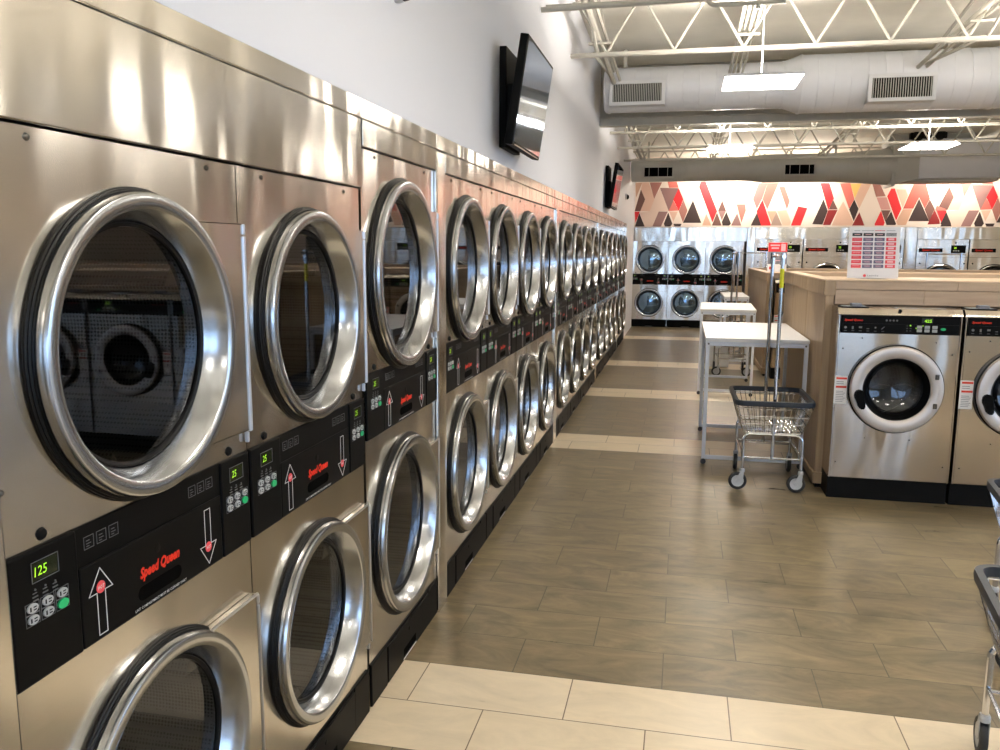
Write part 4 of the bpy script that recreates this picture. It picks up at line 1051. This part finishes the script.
# ------------------------------------------------------------------ hung LED panels
def panel(x, y, lab, z=3.1, proto=[None]):
    if proto[0] is None:
        root = empty('ceiling_light')
        b = mk(); s = .302
        for q in ((-s, s, -s, -s+.012), (-s, s, s-.012, s), (-s, -s+.012, -s+.012, s-.012), (s-.012, s, -s+.012, s-.012)): box(b, *q, 0.002, .024, .002, 1)
        box(b, -s+.004, s-.004, -s+.004, s-.004, .018, .0235); obj('frame', b, 'duct_white', root)
        b = mk(); box(b, -s+.006, s-.006, -s+.006, s-.006, -.002, .008); obj('diffuser', b, 'led_panel', root)
        b = mk(); box(b, -s+.03, s-.03, -s+.03, s-.03, .0245, .028); obj('top_fill_glow', b, 'up_fill', root)  # unseen glowing top, added to brighten the deck and walls
        b = mk(); box(b, -.1, .1, -.05, .05, .028, .06, .004, 1); tube(b, [(0, 0, .06), (0, 0, 1.02)], .006, 6); obj('cable', b, 'ink_white', root)
        proto[0] = root; c = root
    else: c = copy_tree(proto[0])
    c.location = (x, y, z); c['category'] = 'ceiling light'; c['group'] = 'hung square LED panels'; c['label'] = lab; return c
panel(.567, 7.38, 'large square glowing LED panel hung before the white duct')
panel(.555, 12.05, 'small square glowing LED panel hung above the middle of the aisle, below the roof girder')
panel(3.08, 12.15, 'square glowing LED panel hung before the plenum box at right')
hid = ['square LED panel hung over the washers at right', 'square LED panel hung over the aisle beside the camera', 'square LED panel hung at right beside the camera', 'square LED panel hung over the island at far right', 'square LED panel near the right wall', 'square LED panel behind the camera over the aisle', 'square LED panel behind the camera at right', 'square LED panel at the far right rear', 'square LED panel over the right rear corner', 'square LED panel by the storefront', 'square LED panel by the right wall behind the camera']
for l, (x, y) in zip(hid, [(3.1, 7.38), (.567, 2.6), (3.1, 2.6), (5.63, 7.38), (8.2, 7.38), (.567, -2.2), (3.1, -2.2), (5.63, 2.6), (5.63, 12.15), (5.63, -2.2), (8.2, 2.6)]): panel(x, y, l)
# strip lights that wash the mural, tucked behind the grey duct
for (xa, xb, l) in ((.2, 1.6, 'left strip light washing the mural, hidden behind the grey duct'), (2.15, 2.95, 'middle strip light washing the mural behind the grey duct'), (4.8, 6.0, 'right strip light washing the mural behind the plenum')):
    root = empty('strip_light', ((xa+xb)/2, 18.78, 3.30)); tag(root, l, 'light fixture', 'mural strip lights'); h = (xb-xa)/2
    b = mk(); box(b, -h-.02, h+.02, -.012, .012, .03, .06, .004, 2); tube(b, [(-h*.7, 0, .05), (-h*.7, 0, .52)], .005, 6); tube(b, [(h*.7, 0, .05), (h*.7, 0, .52)], .005, 6); obj('housing', b, 'duct_white', root)
    b = mk(); tube(b, [(-h, 0, .005), (h, 0, .005)], .022, 10); obj('lamp_tube', b, 'strip_led', root)
# ------------------------------------------------------------------ televisions and cameras on the left wall
def tv(name_lab, ylo, W, H, zb, xb, tilt):
    root = empty('television', (xb, ylo+W/2, zb), Q); tag(root, name_lab, 'television', 'wall televisions')
    M = Matrix.Rotation(tilt, 4, 'X')
    b = mk(); box(b, -W/2, W/2, 0, .05, 0, H, .006, 2); b.transform(M); hs = obj('housing', b, 'black', root)
    b = mk(); box(b, -W/2+.018, W/2-.018, -.0015, .004, .022, H-.018); b.transform(M); obj('screen', b, 'screen', root)
    b = mk(); box(b, -W/2+.06, W/2-.06, -.002, .004, .004, .010); b.transform(M); obj('trim_strip', b, 'ring_satin', root)
    b = mk(); gap = xb-WL
    tube(b, [(-.1, .05, H*.42), (-.1, gap-.015, H*.42)], .025, 8); tube(b, [(.1, .05, H*.42), (.1, gap-.015, H*.42)], .025, 8)
    box(b, -.22, .22, gap-.045, gap-.002, H*.02, H*.98, .003, 1); box(b, -.24, .24, .035, .075, H*.1, H*.62, .004, 1); obj('wall_mount', b, 'black_matte', root)
tv('large black wall television tilted down on the left wall, nearest the camera', 4.82, .90, .61, 2.335, -.985, math.radians(8.6))
tv('black wall television at the far end of the left wall, above the dryer row', 11.75, .97, .60, 2.325, -1.0, math.radians(8.4))
def dome(y, z, lab, s=1.):
    root = empty('security_camera', (WL, y, z), Q); tag(root, lab, 'security camera', 'security cameras on the left wall')
    b = mk(); lathe(b, [(.0001, 0), (.05*s, 0), (.052*s, -.012), (.047*s, -.03), (.03*s, -.036), (.0001, -.036)], 0, 0, 24); obj('housing', b, 'duct_white', root, smooth=True)
    b = mk(); lathe(b, [(.042*s, -.034), (.038*s, -.052), (.026*s, -.066), (.0001, -.074)], 0, -.004, 20); obj('lens_dome', b, 'black_gloss', root, smooth=True)
dome(16.15, 2.735, 'tiny white dome security camera at the far end of the left wall', 1.1)
dome(3.2, 2.715, 'white security camera peeking in at the top edge above the dryers', .9)
# ------------------------------------------------------------------ daylight, camera
w = bpy.data.worlds.new('World'); sc.world = w; w.use_nodes = True
bg = w.node_tree.nodes['Background']; bg.inputs[0].default_value = (.5, .69, 1.0, 1); bg.inputs[1].default_value = WORLD
cam = bpy.data.cameras.new('Camera'); co = bpy.data.objects.new('Camera', cam); COL.objects.link(co); sc.camera = co
F, YAW, PITCH, ROLL, HC = 830.7, -.2144, .1499, .0059, 1.7365
cy, sy, cp, sp = math.cos(YAW), math.sin(YAW), math.cos(PITCH), math.sin(PITCH)
fw = Vector((sy*cp, cy*cp, -sp)); rt = Vector((cy, -sy, 0)); up = rt.cross(fw)
cr, sr = math.cos(ROLL), math.sin(ROLL); r2 = rt*cr+up*sr; u2 = up*cr-rt*sr
co.matrix_world = Matrix(((r2.x, u2.x, -fw.x, 0), (r2.y, u2.y, -fw.y, 0), (r2.z, u2.z, -fw.z, HC), (0, 0, 0, 1)))
cam.sensor_fit = 'HORIZONTAL'; cam.sensor_width = 36; cam.lens = F/1000*36; cam.clip_start = .05; cam.clip_end = 200
sc.view_settings.view_transform = 'Standard'; sc.view_settings.look = 'None'; sc.view_settings.gamma = 1; sc.view_settings.use_curve_mapping = False
sc.view_settings.exposure = EXPOSURE
cyc = sc.cycles
cyc.max_bounces = 8; cyc.diffuse_bounces = 4; cyc.glossy_bounces = 5; cyc.transparent_max_bounces = 12; cyc.transmission_bounces = 4
cyc.caustics_reflective = False; cyc.caustics_refractive = False; cyc.sample_clamp_indirect = 6; cyc.use_denoising = True
